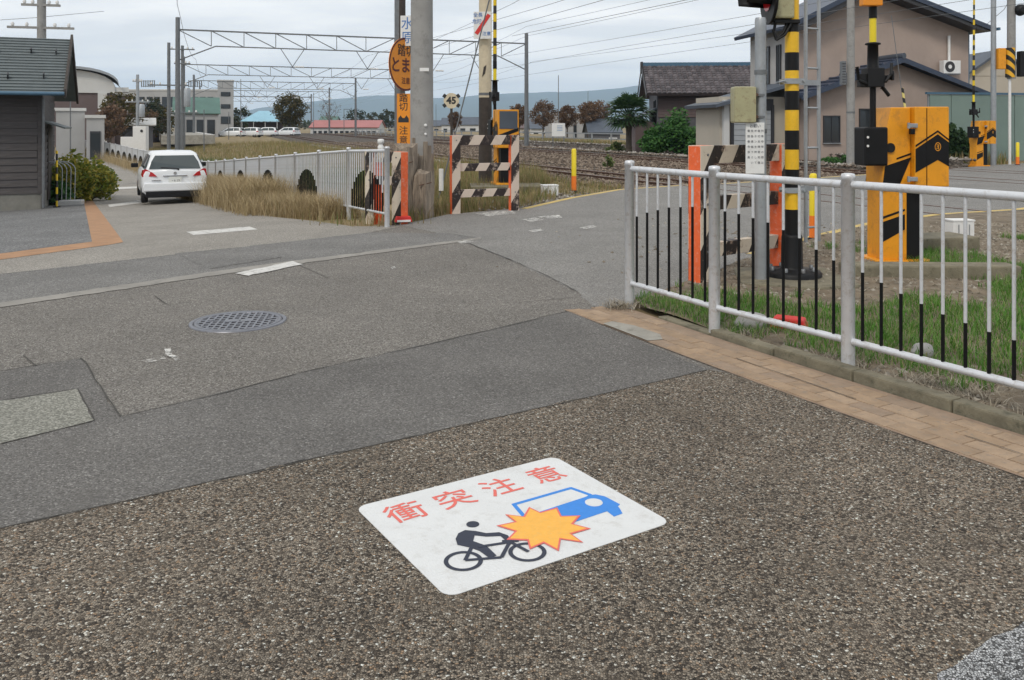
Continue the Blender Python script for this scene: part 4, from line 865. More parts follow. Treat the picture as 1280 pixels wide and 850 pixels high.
MB().tube((-.1, .1, -2.0), (-.8, .2, 3.5), .012, n=6).build('wire', 'galv_dark', gw); MB().tube((-.08, .095, -2.0), (-.335, .135, .0), .045, n=10); MB().tube((-.09, .098, -1.9), (-.43, .15, .9), .045, n=10).build('sleeve', 'guy_stripe', gw)
gw = empty('guy_wire', (-1.0, 16.4, 0), 0, 'slanting stay wire running up beside the concrete pole', 'wire'); MB().tube((-.42, 0, 0), (1.5, .2, 7.6), .014, n=6).build('wire', 'galv_dark', gw)
MB().lathe([(.045, .2), (.045, .62)], (-.36, 0, 0), n=10).build('stay_sleeve', 'white_paint', gw)
sl = empty('speed_sign', (-1.95, 27.5, -.1), 0, 'round pale speed sign reading 45 beside the track', 'sign')
MB().lathe([(.04, 0), (.04, 2.45)], n=8).build('post', 'dark_brown', sl)
pn = MB().lathe([(.25, 0), (.25, .02)], (0, -.05, 2.35), n=28, axis='Y').build('panel', 'cream_paint', sl); sign_text('45', .31, 'sign_text', pn, (0, -.054, 2.35), bold=.012)
for a in (35, 145, 215, 325): MB().box((.27 * math.cos(R(a)), -.045, 2.35 + .27 * math.sin(R(a))), (.1, .03, .12), ry=-R(a)).build('border_piece', 'sign_text', pn)
# ================================================================== CATENARY
def gantry(al, t0, t1, h, label, drops=(), sunk=0.0):
    xa, ya = tp(al, t0); xb, yb = tp(al, t1); L_ = math.dist((xa, ya), (xb, yb)); a = math.atan2(yb - ya, xb - xa)
    g = empty('catenary_gantry', (xa, ya, -.2), a, label, 'gantry', 'catenary gantries spanning the railway')
    for x in (0, L_): MB().lathe([(.17, -.8), (.15, h * .5), (.13, h + .75)], (x, 0, 0), n=12).build('mast', 'galv_dark', g)
    d = .95
    MB().box((L_ / 2, 0, h), (L_, .09, .09)).build('upper_chord', 'galv_dark', g); MB().box((L_ / 2, 0, h - d), (L_ - 4.4, .07, .07)).build('lower_chord', 'galv_dark', g)
    w_ = MB(); n = 12; st = L_ / n
    for k in range(n):
        if 0 < k: w_.tube((k * st, 0, h), (k * st, 0, h - d if 1 <= k <= n - 1 else h), .025, n=5)
        a_, b_ = (h, h - d) if k < n / 2 else (h - d, h)
        w_.tube((k * st, 0, a_), ((k + 1) * st, 0, b_), .03, n=5)
    w_.tube((0, 0, h - 1.9), (2.2, 0, h - d), .04, n=5); w_.tube((L_, 0, h - 1.9), (L_ - 2.2, 0, h - d), .04, n=5); w_.build('lattice', 'galv_dark', g)
    for t in drops:
        x = t - t0; m = MB(); m.tube((x - .75, 0, h - d), (x, 0, h - d - 1.15), .025, n=5); m.tube((x + .75, 0, h - d), (x, 0, h - d - 1.15), .025, n=5); m.build('hanger', 'galv_dark', g)
        m = MB()
        for k in range(4): m.lathe([(.04, k * .13), (.09, k * .13 + .04), (.04, k * .13 + .08)], (x - .25 - .0, 0, 0), n=8)
        ins = MB()
        for k in range(5): ins.lathe([(.035, k * .12), (.085, k * .12 + .05), (.035, k * .12 + .1)], (x + .15, 0, h - d - 1.15), n=8, axis='X')
        ins.build('insulator', 'white_paint', g)
    return g
T = (12.38, 20.5, 24.6)
labs = ['widest lattice gantry, the first beyond the crossing', 'second lattice gantry further along the railway', 'third lattice gantry towards the station', 'fourth small lattice gantry at the station throat', 'smallest distant lattice gantry beside the platforms']
AL = [56.3, 88, 119, 150, 182]
for a, lb in zip(AL, labs): gantry(a, .6 if a < 60 else -.3, 24 if a < 100 else 21, 7.55, lb, (7.5, 12.4, 17, 20.5))
gantry(-14, 10, 27, 7.55, 'narrow lattice gantry on the crossing side away from the station', (12.4, 20.5, 24.6))
def wire(pts, r, label, g='overhead wires'):
    e = empty('overhead_wire', pts[0], 0, label, 'wire', g); p0 = Vector(pts[0]); mb = MB(); mb.path([Vector(p) - p0 for p in pts], r, 5); mb.build('wire', 'galv_dark', e); return e
def cat_wire(t, z, sag, r, label):
    p = []; A = [-14] + AL
    for a, b in zip(A[:-1], A[1:]):
        for k in range(7):
            f = k / 7; x, y = tp(a + (b - a) * f, t); p.append((x, y, z - sag * 4 * f * (1 - f)))
    p.append((*tp(A[-1], t), z)); wire(p, r, label)
for t, nm in zip((7.5, 12.38, 20.5, 24.6), ('siding', 'near track', 'middle track', 'far track')):
    if t == 7.5: continue
    cat_wire(t, 5.2, 0, .008, 'straight contact wire above the %s' % nm); cat_wire(t, 6.1, .55, .008, 'sagging messenger wire above the %s' % nm)
cat_wire(24.0, 7.9, .5, .010, 'feeder wire along the masts on the houses side'); cat_wire(24.0, 8.6, .7, .010, 'topmost feeder wire along the masts on the houses side'); cat_wire(.8, 7.9, .6, .014, 'feeder wire along the masts on the lane side')
wire([at(0, 25, 40), at(45, 22, 40), at(130, 14, 46)], .012, 'thin service wire behind the wooden hut'); wire([at(1229, 34, 42), at(1255, 12, 36), at(1275, -20, 30)], .012, 'service wire leaving the tan house eave')
wire([at(640, 45, 62), at(800, 12, 44), at(915, -12, 34)], .014, 'service wire rising over the far fields'); wire([at(500, 70, 80), at(640, 5, 46), at(700, -30, 38)], .012, 'thin wire crossing above the cream pole')
# transformer platforms and small masts at the left
def pole_set(x, y, h, label, cross=(), r=.14, box=False, material='galv_dark'):
    e = empty('utility_pole', (x, y, gz(x, y) - .05), R(15), label, 'pole', 'poles near the station'); MB().lathe([(r, -.3), (r * .8, h)], n=10).build('pole', material, e)
    for z, L_ in cross: MB().box((0, -.1, z), (L_, .09, .09)).build('crossarm', material, e); [MB().lathe([(.05, z + .05), (.07, z + .12), (.04, z + .2)], (s * L_ * .42, -.1, 0), n=8).build('insulator', 'white_paint', e) for s in (-1, -.5, .5, 1)]
    if box: MB().lathe([(.24, h * .45), (.26, h * .47), (.26, h * .6), (.2, h * .62)], (.35, -.1, 0), n=12).build('transformer', 'galv', e)
    return e
p = at(211, 170, 58); pole_set(p.x, p.y, 8.2, 'dark pole with wide flat crossarm beside the mast of the widest gantry', ((5.3, 2.6),), .13)
p = at(172, 165, 75); pole_set(p.x, p.y, 6.8, 'grey pole with crossarms standing by the meter cabinet', ((4.4, 2.0), (6.2, .8)), .16, True, 'galv')
p = at(228, 170, 66); pole_set(p.x, p.y, 8.6, 'pole with three small crossarms between the gantries', ((8.3, 1.8), (7.2, 1.2), (3.4, 2.4)), .14, True)
p = at(52, 200, 34); pole_set(p.x, p.y, 8.4, 'thick grey pole rising behind the wooden hut roof', ((6.5, 2.4), (7.4, 1.4)), .2, True, 'concrete_pole')
p = at(88, 180, 50); pole_set(p.x, p.y, 6.9, 'thin aerial mast between hut and arched hall', (), .04)
for u, v, y, h, lb in ((301, 168, 110, 7.5, 'thin grey pole standing on the platform end'), (255, 168, 72, 3.6, 'short signal post in the meadow'), (392, 165, 130, 6.5, 'aerial mast beyond the red roofed hall'), (430, 168, 120, 3.8, 'lamp post before the red roofed hall'), (659, 180, 62, 3.5, 'white pipe post beyond the far track'), (698, 165, 90, 6.8, 'aerial mast above the white noticeboard'), (286, 168, 100, 3.2, 'short pale post on the platform'), (545, 150, 220, 7, 'distant aerial mast near the speed sign'), (735, 160, 160, 8, 'distant thin mast above the reddish trees'), (846, 160, 160, 7.5, 'thin mast behind the tiled roof')):
    p = at(u, v, y); e = pole_set(p.x, p.y, h, lb, (), .05 if y < 200 else .08); 
    if 'lamp' in lb: MB().box((.35, 0, h), (.8, .1, .08)).build('lamp_head', 'galv_dark', e)
# ================================================================== CAR
def lerp(a, b, f): return a + (b - a) * f
def make_car(loc, rz, label, group=None, simple=False, body='car_white'):
    c = empty('car', loc, rz, label, 'car', group)
    # y forward, rear at y = 0; half sections: (y, half width low, half width belt, z low, z belt)
    S = [(.02, .76, .79, .34, .90), (.10, .81, .825, .24, .93), (.6, .84, .845, .2, .95), (1.5, .845, .85, .2, .94), (2.6, .845, .85, .2, .92), (3.3, .84, .83, .22, .88), (3.9, .80, .77, .24, .78), (4.25, .66, .62, .32, .62)]
    rows = []
    for y, wl, wb, zl, zb in S:
        h = [(0, zl), (wl * .86, zl), (wl, zl + .10), (wb + .012, lerp(zl, zb, .5)), (wb, zb - .1), (wb - .05, zb), (0, zb + .015)]
        rows.append([(x, y, z) for x, z in h] + [(-x, y, z) for x, z in h[-2:0:-1]])
    k = len(rows[0]); mb = MB(); vs = [p for r in rows for p in r]
    fs = [(i * k + j, (i + 1) * k + j, (i + 1) * k + (j + 1) % k, i * k + (j + 1) % k) for i in range(len(rows) - 1) for j in range(k)] + [tuple(range(k)), tuple(range((len(rows) - 1) * k, len(rows) * k))]
    mb.add(vs, fs, 0, True); bo = mb.build('body', body, c, bevel=.012)
    # cabin
    Cc = [(.05, .74, .90, .735, .93), (.26, .74, .90, .56, 1.37), (.75, .755, .91, .585, 1.425), (1.6, .76, .91, .59, 1.43), (2.2, .76, .91, .57, 1.39), (3.0, .73, .9, .71, .915)]
    rows = []
    for y, w0, z0, w1, z1 in Cc: h = [(w0, z0), (lerp(w0, w1, .92) + .015, lerp(z0, z1, .9)), (w1 * .9, z1), (0, z1 + .02)]; rows.append([(x, y, z) for x, z in h] + [(-x, y, z) for x, z in h[-2::-1]])
    k = len(rows[0]); mb = MB(); vs = [p for r in rows for p in r]
    fs = [(i * k + j, (i + 1) * k + j, (i + 1) * k + j + 1, i * k + j + 1) for i in range(len(rows) - 1) for j in range(k - 1)] + [tuple(range(k))]
    mb.add(vs, fs, 0, True); mb.build('cabin', body, c)
    def quad(name, pts, m, th=.012, par=c):
        q = MB(); n = len(pts); nrm = (Vector(pts[1]) - Vector(pts[0])).cross(Vector(pts[2]) - Vector(pts[0])).normalized()
        vs = [Vector(p) + nrm * th * s for s in (1, -1) for p in pts]; q.add(vs, [tuple(range(n)), tuple(range(n, 2 * n))[::-1]] + [(i, n + i, n + (i + 1) % n, (i + 1) % n) for i in range(n)]); return q.build(name, m, par)
    quad('rear_window', [(-.66, .062, .96), (.66, .062, .96), (.60, .14, 1.16), (.50, .235, 1.325), (-.50, .235, 1.325), (-.60, .14, 1.16)], 'car_glass', .014)
    for s in (-1, 1):
        quad('side_window', [(s * .765, .35, .97), (s * .775, 1.2, .97), (s * .625, 1.2, 1.35), (s * .615, .5, 1.33)], 'car_glass', .014); quad('side_window', [(s * .775, 1.28, .97), (s * .765, 2.5, .95), (s * .64, 2.05, 1.31), (s * .625, 1.28, 1.35)], 'car_glass', .014)
        quad('tail_light', [(s * .815, .06, .76), (s * .46, -.0, .76), (s * .56, .03, .86), (s * .74, .055, .965), (s * .80, .07, .95)], 'tail_red', .016)
        quad('tail_light', [(s * .826, .06, .76), (s * .845, .3, .80), (s * .82, .28, .93), (s * .80, .07, .95)], 'tail_red', .010)
        m = MB(); m.box((s * .95, 2.35, .98), (.2, .09, .13)); m.build('mirror', 'plastic_black', c, bevel=.03)
        for y in (.62, 3.25):
            w_ = MB(); w_.lathe([(.2, -.09), (.285, -.085), (.3, -.05), (.3, .05), (.285, .085), (.2, .09)], (s * .755, y, .3), n=24, axis='X'); tw = w_.build('wheel', 'rubber', c)
            MB().lathe([(.19, .0), (.19, .095), (.06, .085)] if s > 0 else [(.19, 0), (.19, -.095), (.06, -.085)], (s * .755, y, .3), n=18, axis='X').build('rim', 'chrome', tw)
    quad('windscreen', [(-.66, 2.98, .95), (.66, 2.98, .95), (.52, 2.3, 1.35), (-.52, 2.3, 1.35)], 'car_glass', .012)
    bp2 = MB(); bp2.prism([(-.80, .36), (.80, .36), (.82, .50), (.80, .585), (-.80, .585), (-.82, .50)], -.06, .14); bp2.build('bumper', body, c, bevel=.03)
    MB().box((0, .02, .265), (1.48, .12, .16)).build('lower_valance', 'plastic_black', c, bevel=.02)
    MB().box((0, .12, .215), (1.2, .3, .03)).build('underbody', 'plastic_black', c)
    pl = MB().box((0, .0, .665), (.33, .03, .165)).build('number_plate', 'plate_white', c); sign_text('12-34'.replace('12-34', '・6 19'), .085, 'grey_text', pl, (0, -.018, .64)); 
    MB().box((0, .004, .775), (.62, .03, .03)).build('plate_garnish', 'chrome', c, bevel=.008)
    w_ = MB(); w_.tube((.07, .035, .965), (-.36, .055, 1.0), .014, n=6); w_.tube((.07, .035, .965), (.1, .03, .93), .022, n=6); w_.build('wiper', 'plastic_black', c)
    MB().lathe([(.045, -.0), (.04, -.014)], (0, .018, .845), n=16, axis='Y').build('badge', 'chrome', c); MB().box((-.48, .0, .66), (.24, .03, .018)).build('nameplate', 'chrome', c)
    return c
cx_, cy_ = at(219, 254, 22.3).x, 22.3
make_car((cx_, cy_, gz(cx_, cy_) + .004), R(25.5), 'white estate car with red tail lights driving away down the lane').scale = (.95, 1, .945)
park = [(305, 170, 122, 88), (326, 170, 124, 80), (347, 170, 130, 95), (372, 169, 134, 70)]
for (u, v, y, a), lb in zip(park, ('white car parked closest to the lift tower', 'white car parked directly before the pale blue tent', 'white car parked beneath the round autumn tree', 'white car parked between autumn tree and red roofed hall')):
    q = at(u, v, y); make_car((q.x, q.y, terr(q.x, q.y)), R(a), lb, 'cars parked beyond the tracks')
# ================================================================== BUILDINGS
def quadprism(mb, pts, th, mi=0):
    pts = [Vector(p) for p in pts]; n = (pts[1] - pts[0]).cross(pts[2] - pts[0]).normalized() * th; k = len(pts)
    mb.add(pts + [p - n for p in pts], [tuple(range(k)), tuple(range(k, 2 * k))[::-1]] + [(i, k + i, k + (i + 1) % k, (i + 1) % k) for i in range(k)], mi)
def window(parent, c, s, face='y', frame='trim_dark', bars=1):
    w_, h_ = s; e = empty('window', c); e.parent = parent
    if face == 'x': e.rotation_euler = (0, 0, R(-90))
    MB().box((0, -.01, 0), (w_, .03, h_)).build('pane', 'window_glass', e)
    m = MB()
    for x in (-w_ / 2, w_ / 2): m.box((x, -.03, 0), (.05, .07, h_ + .05))
    for z in (-h_ / 2, h_ / 2): m.box((0, -.031, z), (w_ - .05, .068, .05))
    for i in range(bars): m.box((-w_ / 2 + w_ * (i + 1) / (bars + 1), -.03, 0), (.035, .05, h_ - .05))
    m.build('frame', frame, e); MB().box((0, -.05, -h_ / 2 - .05), (w_ + .1, .1, .04)).build('sill', 'galv', e)
# ---- wooden hut
hx, hy = -12.28, 22.2; hz = gz(hx, hy) - .0
hut = empty('wooden_hut', (hx, hy, hz), R(24), 'weathered dark plank hut with grey ribbed roof beside the lane', 'hut')
W_, D_ = 7.0, 4.2
MB().box((-W_ / 2, D_ / 2, 1.6), (W_ - .06, D_ - .06, 3.2)).build('wall', 'wood_siding', hut); MB().box((-W_ / 2, D_ / 2, .1), (W_ + .04, D_ + .04, .62)).build('base', 'hut_base', hut)
pk = [MB().box((0, 0, 0), (W_ - .1, .035, .192), rx=R(-8)).mesh('plank', .004) for _ in range(3)]; pk2 = MB().box((0, 0, 0), (.035, D_ - .1, .192), ry=R(8)).mesh('plank', .004)
for me_ in pk + [pk2]: me_.materials.append(M['wood_siding'])
for k in range(14):
    o = meshobj('plank', pk[k % 3], None, hut, (-W_ / 2 + random.uniform(-.01, .01), -.02 + random.uniform(-.006, .006), .50 + k * .188)); o = meshobj('plank', pk2, None, hut, (.02, D_ / 2, .50 + k * .188))
MB().box((.01, .01, 1.75), (.11, .11, 2.7)).build('corner_post', 'wood_siding', hut); MB().box((-W_ / 2, -.03, 3.12), (W_, .05, .2)).build('eave_board', 'wood_old', hut)
MB().tube((.09, -.12, .05), (.09, -.12, 2.9), .035, n=10).build('downpipe', 'galv_dark', hut)
rf = MB(); quadprism(rf, [(-W_ - .4, -.75, 3.02), (.62, -.75, 3.02), (.62, 1.95, 4.62), (-W_ - .4, 1.95, 4.62)], .09); quadprism(rf, [(-W_ - .4, 1.95, 4.62), (.62, 1.95, 4.62), (.62, 4.7, 3.0), (-W_ - .4, 4.7, 3.0)], .09); rfo = rf.build('roof', 'hut_roof', hut)
for k in range(19):
    f = (k + .5) / 19; MB().box((-3.4, lerp(-.75, 1.95, f), lerp(3.02, 4.62, f) + .012), (8.04, .03, .03), rx=math.atan2(1.6, 2.7)).build('roof_seam', 'hut_roof', rfo)
for xx, f in ((-1.5, .22), (-.7, .22), (.1, .24), (-1.9, .7), (-1.1, .7), (-.3, .7), (.3, .68)): MB().box((xx, lerp(-.75, 1.95, f) - .02, lerp(3.02, 4.62, f) + .07), (.03, .12, .14), rx=math.atan2(1.6, 2.7)).build('snow_guard', 'trim_dark', rfo)
bg_ = MB(); bg_.prism([(-.8, 2.88), (1.95, 4.52), (4.75, 2.85), (4.75, 3.08), (1.95, 4.76), (-.8, 3.1)], .60, .66, plane='YZ'); bg_.build('barge_board', 'dark_brown', hut)
MB().prism([(0, 3.1), (D_, 3.1), (D_ / 2, 4.4)], -.03, .03, plane='YZ').build('gable', 'wood_siding', hut); MB().tube((-W_, -.82, 2.98), (.62, -.82, 2.98), .05, n=10).build('gutter', 'gutter_blue', hut)
aw = MB(); quadprism(aw, [(.03, .6, 2.3), (.55, .6, 2.12), (.55, 3.4, 2.12), (.03, 3.4, 2.3)], .04); aw.build('awning', 'hut_roof', hut); MB().box((.035, 2.2, 1.15), (.06, 1.0, 2.1)).build('door', 'dark_brown', hut)
# ---- tan house
HR = R(10)
hs_ = empty('tan_house', (12.2, 37.0, 0), HR, 'two storey tan rendered house with dark blue roof across the tracks', 'house')
DP = 4.2
hs_.scale = (.81, 1, 1)
mb = MB(); mb.prism([(0, -.3), (10.5, -.3), (10.5, 5.85), (4.2, 7.55), (0, 5.85)], 0, .2); mb.build('gable_wall', 'stucco_tan', hs_)
MB().box((5.25, DP / 2 + .1, 2.775), (10.46, DP - .2, 6.15)).build('wall', 'siding_grey', hs_)
MB().box((10.53, .09, 2.9), (.12, .12, 5.9)).build('downpipe', 'gutter_blue', hs_)
mb = MB(); quadprism(mb, [(-.75, -.8, 5.72), (4.2, -.8, 7.72), (4.2, DP + .5, 7.72), (-.75, DP + .5, 5.72)], .16); quadprism(mb, [(4.2, -.8, 7.72), (11.3, -.8, 5.82), (11.3, DP + .5, 5.82), (4.2, DP + .5, 7.72)], .16); ro = mb.build('roof', 'roof_navy', hs_)
MB().prism([(-.8, 5.5), (4.2, 7.5), (11.35, 5.6), (11.35, 5.8), (4.2, 7.72), (-.8, 5.72)], -.86, -.81).build('barge_board', 'roof_navy', ro); MB().box((11.42, 2, 5.72), (.14, 6, .12)).build('gutter', 'gutter_blue', ro)
MB().prism([(-.75, 5.55), (4.2, 7.53), (11.2, 5.66), (10.5, 5.66), (4.2, 7.3), (0, 5.5)], -.8, 0).build('soffit', 'trim_dark', ro)
mb = MB(); mb.prism([(.15, -.3), (10.3, -.3), (10.3, 2.75), (5.1, 4.15), (.15, 2.75)], -1.1, -.02); mb.build('annex_wall', 'stucco_tan', hs_)
mb = MB(); quadprism(mb, [(-.55, -1.6, 2.72), (5.1, -1.6, 4.36), (5.1, -.01, 4.36), (-.55, -.01, 2.72)], .14); quadprism(mb, [(5.1, -1.6, 4.36), (11.0, -1.6, 2.68), (11.0, -.01, 2.68), (5.1, -.01, 4.36)], .14); ar = mb.build('annex_roof', 'roof_navy', hs_)
MB().prism([(-.6, 2.5), (5.1, 4.12), (11.05, 2.46), (11.05, 2.64), (5.1, 4.34), (-.6, 2.68)], -1.68, -1.61).build('barge_board', 'roof_navy', ar)
for k in range(9): x = -.4 + k * .62; MB().tube((x, -1.6, 2.76 + k * .18 + .03), (x, 0, 2.76 + k * .18 + .03), .05, n=8).build('ridge_tile', 'roof_navy', ar)
MB().tube((5.1, -1.7, 4.4), (5.1, 0, 4.4), .13, n=10).build('ridge_cap', 'roof_slate', ar)
MB().box((-.0, -.3, 1.4), (.1, .1, 2.9)).build('drain_pipe', 'siding_grey', hs_)
window(hs_, (-.0, 1.3, 4.25), (.35, 1.6), 'x'); window(hs_, (-.0, 2.5, 4.2), (.6, 1.75), 'x'); window(hs_, (-.0, 1.2, 1.25), (.4, .8), 'x'); window(hs_, (-.0, 2.4, 1.2), (.6, 1.05), 'x')
MB().box((-.04, 1.9, 2.45), (.12, .5, .4)).build('vent_hood', 'trim_dark', hs_, bevel=.05)
window(hs_, (1.4, -1.1, 1.3), (.9, 1.1)); MB().box((2.35, -1.13, 1.5), (.08, .06, 2.6)).build('conduit', 'trim_dark', hs_); window(hs_, (3.6, -1.1, 1.7), (1.2, .9))
q = MB().box((-2.05, 1.6, 1.2), (4.0, 2.6, 3.0)).build('garage_wall', 'wall_beige', hs_)
mb = MB(); quadprism(mb, [(-4.6, -.4, 2.35), (.0, -.4, 3.35), (.0, 3.2, 3.35), (-4.6, 3.2, 2.35)], .14); mb.build('garage_roof', 'roof_slate', hs_)
sh = MB().box((-2.2, .27, 1.05), (2.1, .05, 2.1)).build('garage_shutter', 'shutter', hs_); 
for k in range(9): MB().box((-2.2, .24, .12 + k * .23), (2.08, .02, .012)).build('slat_line', 'galv_dark', sh)
MB().box((-2.2, .26, 2.35), (2.4, .06, .5)).build('shutter_box', 'trim_dark', hs_); [MB().box((x, .25, 1.1), (.16, .09, 2.5)).build('door_jamb', 'trim_dark', hs_) for x in (-3.35, -1.05)]; MB().box((-3.75, .2, 1.2), (.3, .25, 2.7)).build('pillar', 'wall_light', hs_)
acu = empty('air_conditioner', Vector((12.2, 37, 0)) + Matrix.Rotation(HR, 3, 'Z') @ Vector((7.35, -.3, 3.72)), HR, 'white air conditioner unit standing on the annex roof', 'air conditioner')
MB().box((0, 0, .33), (.84, .3, .58)).build('case', 'white_paint', acu, bevel=.015); MB().lathe([(.24, -.165), (.24, -.15)], (-.12, 0, .34), n=28, axis='Y').build('fan_ring', 'trim_dark', acu); MB().lathe([(.09, -.172), (.09, -.166)], (-.12, 0, .34), n=16, axis='Y').build('fan_hub', 'white_paint', acu)
MB().box((0, 0, .02), (.8, .26, .05)).build('stand', 'galv_dark', acu); MB().tube((.1, .2, .6), (.1, .2, 1.75), .06, n=10).build('pipe_cover', 'white_paint', acu)
scr = empty('green_screen', (16.6, 34.4, 0), R(12), 'translucent green panel screen in front of the tan house', 'screen')
for k in range(6): MB().box((.75 + k * 1.0, 0, 1.35), (.97, .04, 2.7)).build('panel', 'fence_green', scr); MB().box((.24 + k * 1.0, .05, 1.35), (.06, .06, 2.72)).build('post', 'galv', scr)
MB().box((3.2, 0, 2.76), (6.2, .12, .09)).build('top_rail', 'gutter_blue', scr)
# ---- tiled house
th_ = empty('tiled_house', (8.25, 48.5, 0), R(-4), 'dark timber house with brown tiled roof behind the green shrub', 'house')
MB().box((4, 2.5, 1.7), (8, 5, 4.0)).build('wall', 'wall_dark', th_)
mb = MB(); quadprism(mb, [(-.6, -.8, 3.25), (8.8, -.8, 3.25), (8.8, 2.5, 5.05), (-.6, 2.5, 5.05)], .14); quadprism(mb, [(-.6, 2.5, 5.05), (8.8, 2.5, 5.05), (8.8, 5.8, 3.25), (-.6, 5.8, 3.25)], .14); tr_ = mb.build('roof', 'roof_tile' if 'roof_tile' in M else 'wall_brown', th_)
tl = MB()
for i in range(34):
    x = -.5 + i * .278
    for j in range(12):
        f0, f1 = j / 12, (j + 1) / 12; y0, z0, y1, z1 = lerp(-.84, 2.45, f0), lerp(3.24, 5.03, f0) + .075, lerp(-.84, 2.45, f1), lerp(3.24, 5.03, f1) + .03
        tl.add([(x - .12, y0, z0 - .05), (x - .06, y0, z0 + .0), (x + .06, y0, z0), (x + .12, y0, z0 - .05), (x - .12, y1, z1 - .05), (x - .06, y1, z1), (x + .06, y1, z1), (x + .12, y1, z1 - .05)], [(0, 1, 5, 4), (1, 2, 6, 5), (2, 3, 7, 6), (0, 3, 2, 1)])
o = tl.build('roof_tiles', 'tile_clay', tr_); o['kind'] = 'stuff'
MB().box((4.1, 2.5, 5.1), (9.5, .3, .22)).build('ridge_cap', 'gutter_blue', tr_); MB().box((-.68, 2.5, 4.9), (.14, .4, .7)).build('ridge_end', 'trim_dark', tr_)
for s in (-.66,): MB().prism([(-.9, 3.0), (2.5, 4.85), (5.9, 3.0), (5.9, 3.2), (2.5, 5.08), (-.9, 3.2)], s - .05, s, plane='YZ').build('barge_board', 'trim_dark', th_)
for k in range(8): MB().box((4, -.03, 2.0 + k * .16), (7.9, .03, .15), rx=R(-5)).build('plank', 'wall_brown', th_)
window(th_, (-.0, 1.2, 2.5), (.9, .8), 'x'); mb = MB(); quadprism(mb, [(-1.5, .2, 1.65), (.0, .2, 2.5), (.0, 4.5, 2.5), (-1.5, 4.5, 1.65)], .1); mb.build('lean_to_roof', 'roof_slate', th_); MB().box((-.65, 2.4, .7), (1.1, 3.8, 1.9)).build('lean_to_wall', 'wall_brown', th_)
# ---- background buildings
def block(name, u0, u1, vt, vb, y, dp, wall, label, roof=None, roof_h=0, cat='building', wins=(), rz=0.0, base=None, over=.3, axis='x', win_mat='trim_dark'):
    a, b = at(u0, vb, y), at(u1, vb, y); w_ = b.x - a.x; zt = at(u0, vt, y).z; zb = -1.2 if base is None else base
    e = empty(name, (a.x, y, zb), rz, label, cat); h = zt - zb - (roof_h if roof else 0)
    MB().box((w_ / 2, dp / 2, h / 2), (w_, dp, h)).build('wall', wall, e)
    if roof:
        m = MB()
        if axis == 'x':
            for p in ([(-over, -over, h), (w_ + over, -over, h), (w_ + over, dp / 2, h + roof_h), (-over, dp / 2, h + roof_h)], [(-over, dp / 2, h + roof_h), (w_ + over, dp / 2, h + roof_h), (w_ + over, dp + over, h), (-over, dp + over, h)]): quadprism(m, p, .12)
            for x in (0, w_): MB().prism([(0, h), (dp, h), (dp / 2, h + roof_h - .1)], x - .05, x + .05, plane='YZ').build('gable', wall, e)
        else:
            for p in ([(-over, -over, h), (w_ / 2, -over, h + roof_h), (w_ / 2, dp + over, h + roof_h), (-over, dp + over, h)], [(w_ / 2, -over, h + roof_h), (w_ + over, -over, h), (w_ + over, dp + over, h), (w_ / 2, dp + over, h + roof_h)]): quadprism(m, p, .12)
            for yy in (.02, dp - .02): MB().prism([(0, h), (w_, h), (w_ / 2, h + roof_h - .1)], yy - .05, yy + .05).build('gable', wall, e)
        m.build('roof', roof, e)
    else: MB().box((w_ / 2, dp / 2, h + .08), (w_ + .2, dp + .2, .22)).build('parapet', 'wall_light', e)
    for (x0, x1, z0, z1) in wins:
        f = MB().box(((x0 + x1) / 2 * w_, -.03, (z0 + z1) / 2 * h), ((x1 - x0) * w_, .08, (z1 - z0) * h)).build('window', win_mat, e)
        MB().box(((x0 + x1) / 2 * w_, -.06, (z0 + z1) / 2 * h), ((x1 - x0) * w_ * .86, .06, (z1 - z0) * h * .86)).build('pane', 'window_glass', f)
    return e, w_, h
# arched hall
a = at(60, 165, 90); b = at(140, 165, 90)
e = empty('arched_hall', (a.x - 2.6, 90, -1.2), R(24), 'hall with curved pale roof over brown walls behind the hut', 'building'); w_ = b.x - a.x + 2
MB().box((w_ / 2, 6, 3.1), (w_, 12, 6.2)).build('lower_wall', 'wall_brown', e)
arc = [(w_ * (.5 - .5 * math.cos(math.pi * k / 14)), 6.9 + 1.75 * math.sin(math.pi * k / 14)) for k in range(15)]
MB().prism([(0, 6.2)] + arc + [(w_, 6.2)], -.15, 12).build('arched_gable', 'wall_light', e)
mb = MB(); n = 15
out = [(w_ * .5 + (x - w_ * .5) * 1.09, z + .12) for x, z in arc]; out2 = [(x, z + .28) for x, z in out]
mb.prism(out2 + out[::-1], -.7, 12.5); mb.build('curved_roof', 'galv', e); MB().box((w_ * .86, -.2, 3.1), (.9, .3, 6.2)).build('pilaster', 'wall_light', e); MB().box((w_ + .6, 1, 6.6), (1.6, 2, .5)).build('canopy', 'wall_light', e); MB().box((w_ + .9, 3, 3), (1.9, 5, 6)).build('side_wing', 'wall_brown', e)
for x in (.99,): 
    f = MB().box((w_ + .9, .42, 4.2), (.8, .12, 1.5)).build('window', 'wall_light', e); MB().box((w_ + .9, .34, 4.2), (.6, .1, 1.2)).build('pane', 'window_glass', f)
block('shed', 70, 102, 138, 168, 62, 5, 'wall_grey', 'low pale shed in front of the arched hall', cat='shed', rz=.46); block('garage', 108, 128, 147, 172, 60, 4, 'wall_grey', 'small concrete garage with railing beside the white shed', wins=((.2, .8, .05, .7),), cat='shed', rz=.44)
